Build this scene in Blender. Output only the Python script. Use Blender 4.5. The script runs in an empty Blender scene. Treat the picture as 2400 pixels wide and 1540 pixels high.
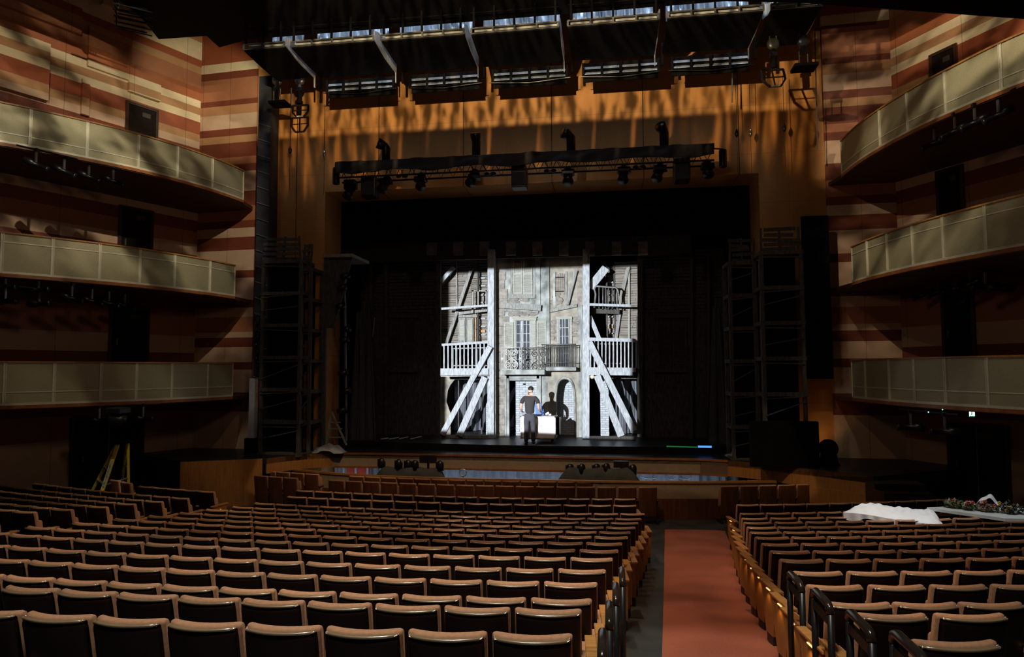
import bpy, math, random
from mathutils import Vector, Matrix
random.seed(7)
SC = bpy.context.scene
COL = SC.collection
PI = math.pi
# ------------------------------------------------------------------ camera
F = 1550.; YAW = math.radians(8.2); PITCH = math.atan(95/1550); ROLL = -.0039; EZ = 3.8
RM = Matrix.Rotation(YAW, 3, 'Z') @ Matrix.Rotation(PI/2+PITCH, 3, 'X') @ Matrix.Rotation(ROLL, 3, 'Z')
EYE = Vector((0, 0, EZ))
def ray(x, y): return RM @ Vector(((x-1200)/F, -(y-770)/F, -1))
def P(x, y, Y):
    d = ray(x, y); t = Y/d.y; return EYE + d*t
def PZ(x, y, Z):
    d = ray(x, y); t = (Z-EZ)/d.z; return EYE + d*t
def proj(p):
    c = RM.transposed() @ (Vector(p)-EYE)
    return (1200+F*c.x/-c.z, 770-F*c.y/-c.z)
def PW(x, y, a, b):
    """point where the line of sight meets the vertical plane through plan points a, b"""
    d = ray(x, y); ax, ay = a; bx, by = b
    nx, ny = by-ay, ax-bx
    t = (nx*ax+ny*ay)/(nx*d.x+ny*d.y)
    return EYE + d*t
cam = bpy.data.cameras.new('camera'); co = bpy.data.objects.new('camera', cam); COL.objects.link(co)
cam.sensor_width = 36; cam.lens = 36*F/2400; cam.clip_end = 200; cam.clip_start = .05
M4 = RM.to_4x4(); M4.translation = EYE; co.matrix_world = M4
SC.camera = co
SC.view_settings.view_transform = 'Standard'; SC.view_settings.look = 'None'
SC.view_settings.exposure = 0; SC.view_settings.gamma = 1
w = bpy.data.worlds.new('world'); SC.world = w; w.use_nodes = True
w.node_tree.nodes['Background'].inputs[0].default_value = (.6, .75, 1, 1)
w.node_tree.nodes['Background'].inputs[1].default_value = .0006
# ------------------------------------------------------------------ materials
MATS = {}
def mat(name, col, rough=.7, metal=0., noise=.15, scale=6., stretch=(1, 1, 1), bump=0., emit=None, spec=.5, col2=None):
    if name in MATS: return MATS[name]
    m = bpy.data.materials.new(name); m.use_nodes = True; nt = m.node_tree; N = nt.nodes; L = nt.links
    b = N['Principled BSDF']; b.inputs['Roughness'].default_value = rough; b.inputs['Metallic'].default_value = metal
    b.inputs['Specular IOR Level'].default_value = spec
    if emit:
        b.inputs['Emission Color'].default_value = (*emit[0], 1); b.inputs['Emission Strength'].default_value = emit[1]
        b.inputs['Base Color'].default_value = (*col, 1)
    else:
        tc = N.new('ShaderNodeTexCoord'); mp = N.new('ShaderNodeMapping'); mp.inputs['Scale'].default_value = stretch
        nz = N.new('ShaderNodeTexNoise'); nz.inputs['Scale'].default_value = scale; nz.inputs['Detail'].default_value = 6
        rp = N.new('ShaderNodeValToRGB')
        c2 = col2 if col2 else tuple(c*(1-noise) for c in col)
        c1 = col if col2 else tuple(min(1, c*(1+noise)) for c in col)
        rp.color_ramp.elements[0].position = .32; rp.color_ramp.elements[1].position = .68
        rp.color_ramp.elements[0].color = (*c2, 1); rp.color_ramp.elements[1].color = (*c1, 1)
        L.new(tc.outputs['Object'], mp.inputs[0]); L.new(mp.outputs[0], nz.inputs['Vector'])
        L.new(nz.outputs[0], rp.inputs[0]); L.new(rp.outputs[0], b.inputs['Base Color'])
        if bump:
            bp = N.new('ShaderNodeBump'); bp.inputs['Strength'].default_value = bump; bp.inputs['Distance'].default_value = .02
            L.new(nz.outputs[0], bp.inputs['Height']); L.new(bp.outputs[0], b.inputs['Normal'])
    MATS[name] = m; return m
class NB:   # tiny node-graph builder for maths
    def __init__(s, nt): s.nt = nt
    def m(s, op, a, b=None, c=None, clamp=False):
        n = s.nt.nodes.new('ShaderNodeMath'); n.operation = op; n.use_clamp = clamp
        for i, v in enumerate((a, b, c)):
            if v is None: continue
            if isinstance(v, (int, float)): n.inputs[i].default_value = v
            else: s.nt.links.new(v, n.inputs[i])
        return n.outputs[0]
    def sstep(s, v, a, b):
        n = s.nt.nodes.new('ShaderNodeMapRange'); n.interpolation_type = 'SMOOTHSTEP'
        n.inputs['From Min'].default_value = a; n.inputs['From Max'].default_value = b
        s.nt.links.new(v, n.inputs['Value']); return n.outputs[0]
def band_mat(name, bands, joint=1.33, z1=15.5, seed=0, axis='xy'):
    """horizontal plaster-like bands by height, with thin dark vertical joints"""
    m = bpy.data.materials.new(name); m.use_nodes = True; nt = m.node_tree; N = nt.nodes; L = nt.links; g = NB(nt)
    b = N['Principled BSDF']; b.inputs['Roughness'].default_value = .55
    geo = N.new('ShaderNodeNewGeometry'); sp = N.new('ShaderNodeSeparateXYZ'); L.new(geo.outputs['Position'], sp.inputs[0])
    cr = N.new('ShaderNodeValToRGB'); cr.color_ramp.interpolation = 'CONSTANT'
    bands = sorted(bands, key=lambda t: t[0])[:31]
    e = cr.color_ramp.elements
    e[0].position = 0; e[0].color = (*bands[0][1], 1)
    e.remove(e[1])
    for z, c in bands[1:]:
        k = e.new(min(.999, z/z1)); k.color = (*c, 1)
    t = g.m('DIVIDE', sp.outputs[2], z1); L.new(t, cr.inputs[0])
    if axis == 'x': u = sp.outputs[0]
    elif axis == 'y': u = sp.outputs[1]
    row = g.m('FLOOR', g.m('DIVIDE', sp.outputs[2], .9))
    off = g.m('MULTIPLY', g.m('FRACT', g.m('MULTIPLY', row, .37)), .0)
    fr = g.m('FRACT', g.m('ADD', g.m('DIVIDE', u, joint), off))
    line = g.m('LESS_THAN', fr, .012/joint)
    nz = N.new('ShaderNodeTexNoise'); nz.inputs['Scale'].default_value = 3.5; nz.inputs['Detail'].default_value = 5
    L.new(geo.outputs['Position'], nz.inputs['Vector'])
    f = g.m('MULTIPLY', g.m('ADD', g.m('MULTIPLY', nz.outputs[0], .3), .85), g.m('SUBTRACT', 1, g.m('MULTIPLY', line, .6)))
    mx = N.new('ShaderNodeVectorMath'); mx.operation = 'SCALE'; L.new(cr.outputs[0], mx.inputs[0]); L.new(f, mx.inputs['Scale'])
    L.new(mx.outputs[0], b.inputs['Base Color'])
    MATS[name] = m; return m
def brick_mat(name, c1, c2, mortar, sc=1.0, bw=.24, bh=.075, rough=.8):
    m = bpy.data.materials.new(name); m.use_nodes = True; nt = m.node_tree; N = nt.nodes; L = nt.links
    b = N['Principled BSDF']; b.inputs['Roughness'].default_value = rough
    tc = N.new('ShaderNodeTexCoord'); sp = N.new('ShaderNodeSeparateXYZ'); cb = N.new('ShaderNodeCombineXYZ')
    L.new(tc.outputs['Object'], sp.inputs[0]); L.new(sp.outputs[0], cb.inputs[0]); L.new(sp.outputs[2], cb.inputs[1])
    br = N.new('ShaderNodeTexBrick'); L.new(cb.outputs[0], br.inputs['Vector']); br.inputs['Scale'].default_value = sc
    br.inputs['Color1'].default_value = (*c1, 1); br.inputs['Color2'].default_value = (*c2, 1); br.inputs['Mortar'].default_value = (*mortar, 1)
    br.inputs['Brick Width'].default_value = bw; br.inputs['Row Height'].default_value = bh; br.inputs['Mortar Size'].default_value = .008
    br.inputs['Mortar Smooth'].default_value = .3
    L.new(br.outputs[0], b.inputs['Base Color'])
    bp = N.new('ShaderNodeBump'); bp.inputs['Strength'].default_value = .6; bp.inputs['Distance'].default_value = .02; bp.invert = True
    L.new(br.outputs[1], bp.inputs['Height']); L.new(bp.outputs[0], b.inputs['Normal'])
    MATS[name] = m; return m
def perf_mat(name, col):
    m = bpy.data.materials.new(name); m.use_nodes = True; nt = m.node_tree; N = nt.nodes; L = nt.links
    b = N['Principled BSDF']; b.inputs['Roughness'].default_value = .5; b.inputs['Metallic'].default_value = .35
    tc = N.new('ShaderNodeTexCoord'); vo = N.new('ShaderNodeTexVoronoi'); vo.inputs['Scale'].default_value = 45; vo.inputs['Randomness'].default_value = .8
    rp = N.new('ShaderNodeValToRGB'); rp.color_ramp.elements[0].position = .12; rp.color_ramp.elements[1].position = .34
    rp.color_ramp.elements[0].color = (*[c*.7 for c in col], 1); rp.color_ramp.elements[1].color = (*col, 1)
    L.new(tc.outputs['Object'], vo.inputs['Vector']); L.new(vo.outputs['Distance'], rp.inputs[0]); L.new(rp.outputs[0], b.inputs['Base Color'])
    MATS[name] = m; return m
BLACK = mat('black_paint', (.005, .005, .006), .7, spec=.08)
BLK2 = mat('black_metal', (.012, .012, .014), .35, .3, spec=.6)
DRAPE = mat('black_drape', (.006, .006, .008), .95, spec=.05)
NAVY = mat('navy_cloth', (.018, .022, .045), .75)
FABRIC = mat('brown_velvet', (.43, .22, .125), .85, noise=.12, scale=40, bump=.1)
PANEL = mat('dark_lacquered_wood', (.012, .005, .0035), .4, noise=.3, scale=4, stretch=(1, 1, .15), spec=.3)
TRIM = mat('lacquered_edge_trim', (.27, .18, .105), .3, noise=.1, spec=.8)
_b = TRIM.node_tree.nodes['Principled BSDF']; _b.inputs['Coat Weight'].default_value = 1; _b.inputs['Coat Roughness'].default_value = .25; _b.inputs['Coat IOR'].default_value = 2.2
PANEL2 = mat('brown_veneer_back', (.12, .042, .016), .35, noise=.25, scale=5, stretch=(3, 3, .3))
WOOD = mat('honey_wood', (.42, .2, .06), .4, noise=.25, scale=5, stretch=(1, 6, 6))
WOODV = mat('honey_wood_panel', (.36, .155, .04), .4, noise=.2, scale=5, stretch=(6, 6, .5))
WOODR = mat('red_wood_trim', (.3, .11, .035), .35, noise=.2)
FOOT = mat('black_foot', (.01, .01, .01), .5)
CARPET = mat('rust_carpet', (.36, .105, .06), .95, noise=.12, scale=60, bump=.2)
CONC = mat('grey_floor', (.05, .055, .055), .35, noise=.3, scale=3)
STAGEF = mat('stage_floor', (.014, .015, .018), .4, noise=.4, scale=3, spec=.25)
PALEPANEL = mat('taupe_panel', (.33, .24, .155), .6, noise=.08)
BRASS = mat('champagne_metal', (.72, .70, .58), .4, .3, noise=.05)
SILVER = mat('silver_sheet', (.55, .6, .68), .35, .4, noise=.25, scale=5, stretch=(4, 4, 1))
STEEL = mat('steel_grey', (.3, .31, .33), .35, .7)
WHITECLOTH = mat('white_cloth', (.78, .79, .8), .9, noise=.05)
PERF = perf_mat('perforated_champagne', (.43, .40, .26))
# ------------------------------------------------------------------ mesh builder
class MB:
    def __init__(s): s.v = []; s.f = []
    def add(s, vs, fs):
        o = len(s.v); s.v += [Vector(v) for v in vs]; s.f += [tuple(i+o for i in f) for f in fs]; return s
    def box(s, a, b, R=None, c=None):
        x0, y0, z0 = a; x1, y1, z1 = b
        vs = [Vector(p) for p in ((x0,y0,z0),(x1,y0,z0),(x1,y1,z0),(x0,y1,z0),(x0,y0,z1),(x1,y0,z1),(x1,y1,z1),(x0,y1,z1))]
        if R is not None: vs = [R @ (v-Vector(c)) + Vector(c) for v in vs]
        return s.add(vs, [(3,2,1,0),(4,5,6,7),(0,1,5,4),(1,2,6,5),(2,3,7,6),(3,0,4,7)])
    def bar(s, p, q, wx, wy, up=(0, 1, 0)):
        """rectangular bar from p to q, wx across, wy along 'up'"""
        p = Vector(p); q = Vector(q); d = (q-p).normalized(); u = Vector(up); u = (u-d*u.dot(d))
        if u.length < 1e-4: u = Vector((1, 0, 0)); u = u-d*u.dot(d)
        u.normalize(); sd = d.cross(u)
        vs = [e+sd*a*wx/2+u*b*wy/2 for e in (p, q) for a, b in ((-1,-1),(1,-1),(1,1),(-1,1))]
        return s.add(vs, [(0,1,2,3),(7,6,5,4),(0,4,5,1),(1,5,6,2),(2,6,7,3),(3,7,4,0)])
    def tube(s, pts, r, n=8, cap=True, rs=None):
        pts = [Vector(p) for p in pts]; rings = []
        up = Vector((0, 0, 1)); prev = None
        for i, p in enumerate(pts):
            d = (pts[min(i+1, len(pts)-1)]-pts[max(i-1, 0)]).normalized()
            if prev is None:
                a = up if abs(d.dot(up)) < .9 else Vector((1, 0, 0)); u = (a-d*a.dot(d)).normalized()
            else:
                u = prev-d*prev.dot(d); u = u.normalized() if u.length > 1e-5 else prev
            prev = u; v = d.cross(u); rr = rs[i] if rs else r
            rings.append([p+(u*math.cos(2*PI*k/n)+v*math.sin(2*PI*k/n))*rr for k in range(n)])
        vs = [v for rg in rings for v in rg]; fs = []
        for i in range(len(rings)-1):
            for k in range(n): fs.append((i*n+k, i*n+(k+1) % n, (i+1)*n+(k+1) % n, (i+1)*n+k))
        if cap: fs += [tuple(range(n-1, -1, -1)), tuple((len(rings)-1)*n+k for k in range(n))]
        return s.add(vs, fs)
    def lathe(s, c, prof, n=16, axis=(0, 0, 1)):
        a = Vector(axis).normalized(); q = Vector((0, 0, 1)).rotation_difference(a); c = Vector(c); vs = []; fs = []
        for r, h in prof:
            for k in range(n): vs.append(c+q @ Vector((r*math.cos(2*PI*k/n), r*math.sin(2*PI*k/n), h)))
        for i in range(len(prof)-1):
            for k in range(n): fs.append((i*n+k, i*n+(k+1) % n, (i+1)*n+(k+1) % n, (i+1)*n+k))
        fs += [tuple(range(n-1, -1, -1)), tuple((len(prof)-1)*n+k for k in range(n))]
        return s.add(vs, fs)
    def ball(s, c, r, n=12, sq=(1, 1, 1)):
        c = Vector(c); m = n//2; vs = []; fs = []
        for i in range(m+1):
            t = PI*i/m
            for k in range(n): vs.append(c+Vector((r*sq[0]*math.sin(t)*math.cos(2*PI*k/n), r*sq[1]*math.sin(t)*math.sin(2*PI*k/n), r*sq[2]*math.cos(t))))
        for i in range(m):
            for k in range(n): fs.append((i*n+k, (i+1)*n+k, (i+1)*n+(k+1) % n, i*n+(k+1) % n))
        return s.add(vs, fs)
    def prism(s, poly, z0, z1):
        n = len(poly); vs = [(x, y, z0) for x, y in poly]+[(x, y, z1) for x, y in poly]
        fs = [tuple(range(n-1, -1, -1)), tuple(range(n, 2*n))]+[(i, (i+1) % n, (i+1) % n+n, i+n) for i in range(n)]
        return s.add(vs, fs)
    def prismY(s, poly, y0, y1):     # polygon in xz, extruded along y
        n = len(poly); vs = [(x, y0, z) for x, z in poly]+[(x, y1, z) for x, z in poly]
        fs = [tuple(range(n)), tuple(range(2*n-1, n-1, -1))]+[((i+1) % n, i, i+n, (i+1) % n+n) for i in range(n)]
        return s.add(vs, fs)
    def prismX(s, poly, x0, x1):     # polygon in yz
        n = len(poly); vs = [(x0, y, z) for y, z in poly]+[(x1, y, z) for y, z in poly]
        fs = [tuple(range(n-1, -1, -1)), tuple(range(n, 2*n))]+[(i, (i+1) % n, (i+1) % n+n, i+n) for i in range(n)]
        return s.add(vs, fs)
    def strip(s, pts, z0, z1, th, side=1):
        """vertical band following a plan curve, with thickness"""
        n = len(pts); off = []
        for i in range(n):
            a = Vector(pts[max(i-1, 0)]).to_2d() if len(pts[0]) > 2 else Vector(pts[max(i-1, 0)]); b = Vector(pts[min(i+1, n-1)])
            d = (b-a).normalized(); off.append(Vector(pts[i])+Vector((-d.y, d.x))*th*side)
        vs = []; fs = []
        for i in range(n):
            p = pts[i]; q = off[i]; vs += [(p[0], p[1], z0), (p[0], p[1], z1), (q.x, q.y, z1), (q.x, q.y, z0)]
        for i in range(n-1):
            for k in range(4): fs.append((i*4+k, i*4+(k+1) % 4, (i+1)*4+(k+1) % 4, (i+1)*4+k))
        fs += [(3, 2, 1, 0), tuple((n-1)*4+k for k in range(4))]
        return s.add(vs, fs)
    def grid(s, fn, nu, nv):
        vs = [fn(i/nu, j/nv) for j in range(nv+1) for i in range(nu+1)]
        fs = [(j*(nu+1)+i, j*(nu+1)+i+1, (j+1)*(nu+1)+i+1, (j+1)*(nu+1)+i) for j in range(nv) for i in range(nu)]
        return s.add(vs, fs)
    def build(s, name, m, parent=None, smooth=False, local=False, bevel=0, label=None):
        o = bpy.data.objects.new(name, None)
        L = Vector((0, 0, 0))
        if parent is not None and not local:
            q = parent
            while q is not None: L = L+q.location; q = q.parent
        elif parent is None and not local and s.v:
            xs = [v.x for v in s.v]; ys = [v.y for v in s.v]; zs = [v.z for v in s.v]
            L = Vector(((min(xs)+max(xs))/2, (min(ys)+max(ys))/2, min(zs)))
        me = bpy.data.meshes.new(name); me.from_pydata([v-L for v in s.v], [], s.f); me.update()
        import bmesh
        bm = bmesh.new(); bm.from_mesh(me); bmesh.ops.recalc_face_normals(bm, faces=bm.faces); bm.to_mesh(me); bm.free()
        me.materials.append(m)
        if smooth: me.polygons.foreach_set('use_smooth', [True]*len(me.polygons))
        bpy.data.objects.remove(o)
        o = bpy.data.objects.new(name, me); COL.objects.link(o)
        if parent is not None: o.parent = parent
        elif not local: o.location = L
        if bevel:
            b = o.modifiers.new('bevel', 'BEVEL'); b.width = bevel; b.segments = 2; b.limit_method = 'ANGLE'
        if label: o['label'] = label
        return o
def tag(o, label, cat, group=None, kind=None):
    o['label'] = label; o['category'] = cat
    if group: o['group'] = group
    if kind: o['kind'] = kind
    return o
def thing(name, loc, label, cat, group=None):
    o = bpy.data.objects.new(name, None); COL.objects.link(o); o.location = loc; o.empty_display_size = .2
    return tag(o, label, cat, group)
def struct(o): o['kind'] = 'structure'; return o
def copy_tree(o, parent=None):
    c = o.copy(); COL.objects.link(c); c.parent = parent
    for ch in list(o.children): copy_tree(ch, c)
    return c
def spot(name, loc, tgt, watt, col, angle, blend=.3, size=.05):
    l = bpy.data.lights.new(name, 'SPOT'); l.energy = watt; l.color = col; l.spot_size = math.radians(angle); l.spot_blend = blend
    l.shadow_soft_size = size
    o = bpy.data.objects.new(name, l); COL.objects.link(o); o.location = loc
    o.rotation_euler = (Vector(tgt)-Vector(loc)).to_track_quat('-Z', 'Y').to_euler()
    return o
def area(name, loc, tgt, watt, col, sx, sy):
    l = bpy.data.lights.new(name, 'AREA'); l.shape = 'RECTANGLE'; l.size = sx; l.size_y = sy; l.energy = watt; l.color = col
    o = bpy.data.objects.new(name, l); COL.objects.link(o); o.location = loc
    o.rotation_euler = (Vector(tgt)-Vector(loc)).to_track_quat('-Z', 'Y').to_euler()
    return o
def gobo(o, shutters=None, soft=.01, noise=None):
    """beam mask: framing shutters (u0,u1,v0,v1 in tangent units) and dappled shade painted in as a noise gobo"""
    l = o.data; l.use_nodes = True; nt = l.node_tree; g = NB(nt); N = nt.nodes; L = nt.links
    em = [n for n in N if n.type == 'EMISSION'][0]
    tc = N.new('ShaderNodeTexCoord'); sp = N.new('ShaderNodeSeparateXYZ'); L.new(tc.outputs['Normal'], sp.inputs[0])
    z = g.m('ABSOLUTE', sp.outputs[2])
    u = g.m('DIVIDE', sp.outputs[0], z); v = g.m('DIVIDE', sp.outputs[1], z)
    f = None
    if shutters:
        u0, u1, v0, v1 = shutters
        f = g.m('MULTIPLY', g.m('MULTIPLY', g.sstep(u, u0-soft, u0+soft), g.m('SUBTRACT', 1, g.sstep(u, u1-soft, u1+soft))),
                g.m('MULTIPLY', g.sstep(v, v0-soft, v0+soft), g.m('SUBTRACT', 1, g.sstep(v, v1-soft, v1+soft))))
    if noise:
        sc, sx, sy, lo, hi, floor, rot = noise
        cb = N.new('ShaderNodeCombineXYZ'); L.new(u, cb.inputs[0]); L.new(v, cb.inputs[1])
        r = N.new('ShaderNodeMapping'); r.inputs['Rotation'].default_value = (0, 0, rot); L.new(cb.outputs[0], r.inputs[0])
        r2 = N.new('ShaderNodeMapping'); r2.inputs['Scale'].default_value = (sx, sy, 1); L.new(r.outputs[0], r2.inputs[0])
        nz = N.new('ShaderNodeTexNoise'); nz.inputs['Scale'].default_value = sc; nz.inputs['Detail'].default_value = 3; nz.inputs['Roughness'].default_value = .5
        L.new(r2.outputs[0], nz.inputs['Vector'])
        k = g.m('ADD', g.m('MULTIPLY', g.sstep(nz.outputs[0], lo, hi), 1-floor), floor)
        f = g.m('MULTIPLY', f, k) if f is not None else k
    L.new(f, em.inputs['Strength'])
    return o
# ================================================================== THE SETTING
YP = 19.8
CX = -2.45
B0 = (-11.25, 19.75); B1 = (-13.35, 19.9); A1 = (-15.6, 15.0); A2 = (-18.6, 10.8); A3 = (-21, 4)
RB0 = (6.25, 19.7); RB1 = (8.05, 19.6); RA1 = (10.6, 15.0); RA2 = (13.6, 10.8); RA3 = (16, 4)
cream = (.80, .66, .43); tan = (.50, .27, .13); rust = (.36, .095, .04); brn = (.42, .17, .085); drk = (.20, .05, .025); pal = (.62, .42, .29)
tan2 = (.50, .25, .12); orr = (.40, .13, .05)
def zl(px, lst, a, b):   # band heights read against the wall
    return [(PW(px, y, a, b).z, c) for y, c in lst]
# top to bottom list: each entry = (y of lower edge, colour)
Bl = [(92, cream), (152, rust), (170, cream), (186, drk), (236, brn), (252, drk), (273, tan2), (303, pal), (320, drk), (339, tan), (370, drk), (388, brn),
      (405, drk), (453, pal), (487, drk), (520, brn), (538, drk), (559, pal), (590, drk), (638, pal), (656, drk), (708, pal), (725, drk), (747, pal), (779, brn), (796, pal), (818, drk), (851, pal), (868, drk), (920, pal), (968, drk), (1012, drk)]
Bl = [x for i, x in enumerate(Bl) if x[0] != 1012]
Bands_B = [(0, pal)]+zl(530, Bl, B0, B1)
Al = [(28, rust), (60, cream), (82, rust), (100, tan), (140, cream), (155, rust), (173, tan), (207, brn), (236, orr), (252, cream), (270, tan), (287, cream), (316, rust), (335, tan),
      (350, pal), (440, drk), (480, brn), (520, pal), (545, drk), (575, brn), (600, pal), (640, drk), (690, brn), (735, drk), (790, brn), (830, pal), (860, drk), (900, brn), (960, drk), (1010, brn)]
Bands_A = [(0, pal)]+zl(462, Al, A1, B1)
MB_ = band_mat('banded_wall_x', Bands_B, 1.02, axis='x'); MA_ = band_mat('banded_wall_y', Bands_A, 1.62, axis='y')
def vwall(name, a, b, z0, z1, m, th=.25, side=1):
    return struct(MB().strip([a, b], z0, z1, th, side).build(name, m))
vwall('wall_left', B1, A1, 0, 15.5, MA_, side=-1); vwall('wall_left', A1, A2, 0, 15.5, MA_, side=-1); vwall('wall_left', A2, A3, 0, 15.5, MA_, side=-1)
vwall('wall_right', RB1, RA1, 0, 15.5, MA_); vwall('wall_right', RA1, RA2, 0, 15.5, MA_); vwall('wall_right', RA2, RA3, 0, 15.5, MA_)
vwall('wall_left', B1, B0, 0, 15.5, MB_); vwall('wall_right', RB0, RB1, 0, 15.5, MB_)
# raised blocks of the left wall
def block(px0, y0, px1, y1, a, b, th=.13):
    p = PW(px0, y0, a, b); q = PW(px1, y1, a, b); d = Vector((b[0]-a[0], b[1]-a[1])).normalized(); n = Vector((d.y, -d.x))
    if n.dot(Vector((-p.x, -p.y))) < 0: n = -n
    mb = MB(); a1 = (p.x+n.x*.002, p.y+n.y*.002); b1 = (q.x+n.x*.002, q.y+n.y*.002)
    s = 1 if Vector((-(b1[1]-a1[1]), b1[0]-a1[0])).dot(n) > 0 else -1
    return struct(mb.strip([a1, b1], min(p.z, q.z), max(p.z, q.z), th, s).build('wall_left', MA_))
block(-60, 30, 106, 240, A1, B1, .2); block(-60, -10, 188, 24, A1, B1, .14); block(206, 60, 300, 190, A1, B1, .1); block(300, 150, 372, 240, A1, B1, .12)
block(236, -60, 296, 40, A1, B1, .2); block(190, 185, 205, 275, A1, B1, .1)
# proscenium wall with its opening
def prosc_mat():
    m = mat('proscenium_veneer', (.50, .235, .075), .42, noise=.12, scale=2, stretch=(1, 1, .2)); nt = m.node_tree; N = nt.nodes; L = nt.links; g = NB(nt)
    b = N['Principled BSDF']; geo = N.new('ShaderNodeNewGeometry'); sp = N.new('ShaderNodeSeparateXYZ'); L.new(geo.outputs['Position'], sp.inputs[0])
    u = g.m('FRACT', g.m('DIVIDE', g.m('ADD', sp.outputs[0], 7.12+27.5), 2.75)); v = g.m('FRACT', g.m('DIVIDE', g.m('ADD', sp.outputs[2], .1), 1.45))
    u2 = g.m('FRACT', g.m('DIVIDE', g.m('ADD', sp.outputs[0], 8.5+27.5), 2.75))
    ln = g.m('MAXIMUM', g.m('MULTIPLY', g.m('LESS_THAN', u, .01), .85), g.m('MAXIMUM', g.m('MULTIPLY', g.m('LESS_THAN', v, .008), .35), g.m('MULTIPLY', g.m('LESS_THAN', u2, .006), .25)))
    src = b.inputs['Base Color'].links[0].from_socket; mx = N.new('ShaderNodeVectorMath'); mx.operation = 'SCALE'
    L.new(src, mx.inputs[0]); L.new(g.m('SUBTRACT', 1, ln), mx.inputs['Scale']); L.new(mx.outputs[0], b.inputs['Base Color'])
    return m
PM = prosc_mat()
oL, oR, oT = P(759, 700, YP).x, P(1786, 700, YP).x, P(1270, 428, YP).z
mb = MB(); mb.box((-11.4, YP, 0), (oL, YP+1.3, 15.5)); mb.box((oR, YP, 0), (6.4, YP+1.3, 15.5)); mb.box((oL, YP, oT), (oR, YP+1.3, 15.5))
struct(mb.build('wall_front', PM))
struct(MB().box((-22, YP+12, 0), (18, YP+12.3, 15.5)).build('wall_back', BLACK))
struct(MB().box((-22, -8.3, 0), (18, -8, 15.5)).build('wall_rear', BLACK))
struct(MB().box((-22, YP+1.3, -.2), (-21.7, YP+12, 15.5)).build('wall_stage_left', BLACK)); struct(MB().box((17.7, YP+1.3, -.2), (18, YP+12, 15.5)).build('wall_stage_right', BLACK))
struct(MB().box((-22, -8.3, 15.5), (18, YP+12.3, 15.8)).build('ceiling', BLACK))
# raked house floor following the row heights
drops = [1.475,1.61,1.69,1.79,1.88,2.0,2.08,2.15,2.24,2.32,2.42,2.49,2.58,2.655,2.66,2.80,2.88,2.89]
RY = [3.61,4.38,4.82,5.52,6.19,7.01,7.63,8.22,8.89,9.50,10.21,10.83,11.53,12.26,13.04,14.4,16.3,17.08]
SH = .9
CEN = Vector((-3, 44))
def floor_z(x, y):
    r = 44-math.hypot(x+3, y-44)
    pts = [(-9, 3.2)]+[(a, EZ-d-SH) for a, d in zip(RY, drops)]+[(18, 0), (60, 0)]
    for (a, za), (b, zb) in zip(pts, pts[1:]):
        if r <= b: return za+(zb-za)*(r-a)/(b-a)
    return 0
def pit_front(x): return 17.22+.03*max(0, -4.5-x)**2*1.6+.02*max(0, x+.5)**2*1.2
mb = MB()
def ff(u, v):
    x = -21+37*u; y1 = 17.15+(pit_front(min(max(x, -8.4), 4))-17.22); y = -8+(y1+8)*v
    if x < -9 or x > 4.5: y = -8+(19.6+8)*v
    return Vector((x, y, floor_z(x, y)-.004))
mb.grid(ff, 74, 70)
struct(mb.build('floor', CONC))
# aisle carpets
def carpet(name, a, b, c, d, n=40):
    m_ = MB(); th = .012
    def fc(u, v):
        x0 = a[0]+(c[0]-a[0])*v; x1 = b[0]+(d[0]-b[0])*v; y = a[1]+(c[1]-a[1])*v; x = x0+(x1-x0)*u
        return Vector((x, y, floor_z(x, y)+th+.01*(0 < u < 1)))
    m_.grid(fc, 6, n); return m_.build(name, CARPET)
tag(carpet('aisle_carpet', (.0, 1.0), (1.25, 1.0), (1.27, 16.0), (2.62, 16.0)), 'rust red carpet runner down the aisle right of the centre block', 'carpet')
tag(carpet('aisle_carpet', (-8.7, 4), (-8.0, 4), (-8.5, 15.6), (-7.4, 15.6)), 'rust red carpet of the left aisle, glimpsed past the centre block', 'carpet')
# stage apron, side platforms, deck
edge = [(-14.6, 18.6), (-11.6, 16.8), (-9.6, 17.75), (-9.3, 18.3), (-8.9, 18.85), (-8.2, 19.2), (-7.2, 19.25), (-2.3, 19.15), (2.5, 19.05), (3.2, 18.85), (3.9, 18.4), (4.5, 17.75), (5.1, 17.3), (6.0, 16.4), (8.6, 17.9)]
poly = edge+[(16, 19.9), (16, 31), (-20, 31), (-20, 19.9)]
struct(MB().prism(poly, 1.14, 1.3).build('floor_stage', STAGEF))
st = thing('stage_apron', (CX, 19, 0), 'curved wooden fascia along the front edge of the stage', 'stage front')
def seg(a, b): return [e for e in edge if a <= e[0] <= b]
inner = lambda pts, d: [(x+(.0), y+d) for x, y in pts]
MB().strip(seg(-9.7, -7.9), .87, 1.295, .04, 1).build('wood_panel', WOODV, st); MB().strip(seg(2.4, 6.1), .87, 1.295, .04, 1).build('wood_panel', WOODV, st)
MB().strip([(-8.2, 19.2), (-7.2, 19.25), (-2.3, 19.15), (2.5, 19.05), (3.2, 18.85)], .87, 1.25, .03, 1).build('taupe_panel', PALEPANEL, st)
cent = [(-8.2, 19.19), (-7.2, 19.24), (-2.3, 19.14), (2.5, 19.04), (3.2, 18.84)]
MB().strip([(x, y-.015) for x, y in cent], 1.245, 1.305, .05, 1).build('edge_trim', WOODR, st); MB().strip([(x, y-.015) for x, y in cent], .85, .905, .05, 1).build('edge_trim', WOODR, st)
MB().strip([(-9.7, 17.7), (-11.6, 16.8)], 0, 1.297, .04, -1).build('side_panel', WOODV, st)
MB().strip([(-14.6, 18.6), (-11.62, 16.82)], 0, 1.296, .04, 1).build('side_panel', BLACK, st)
MB().strip([(6.03, 16.42), (8.6, 17.9)], 0, 1.296, .04, 1).build('side_panel', BLACK, st)
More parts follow.
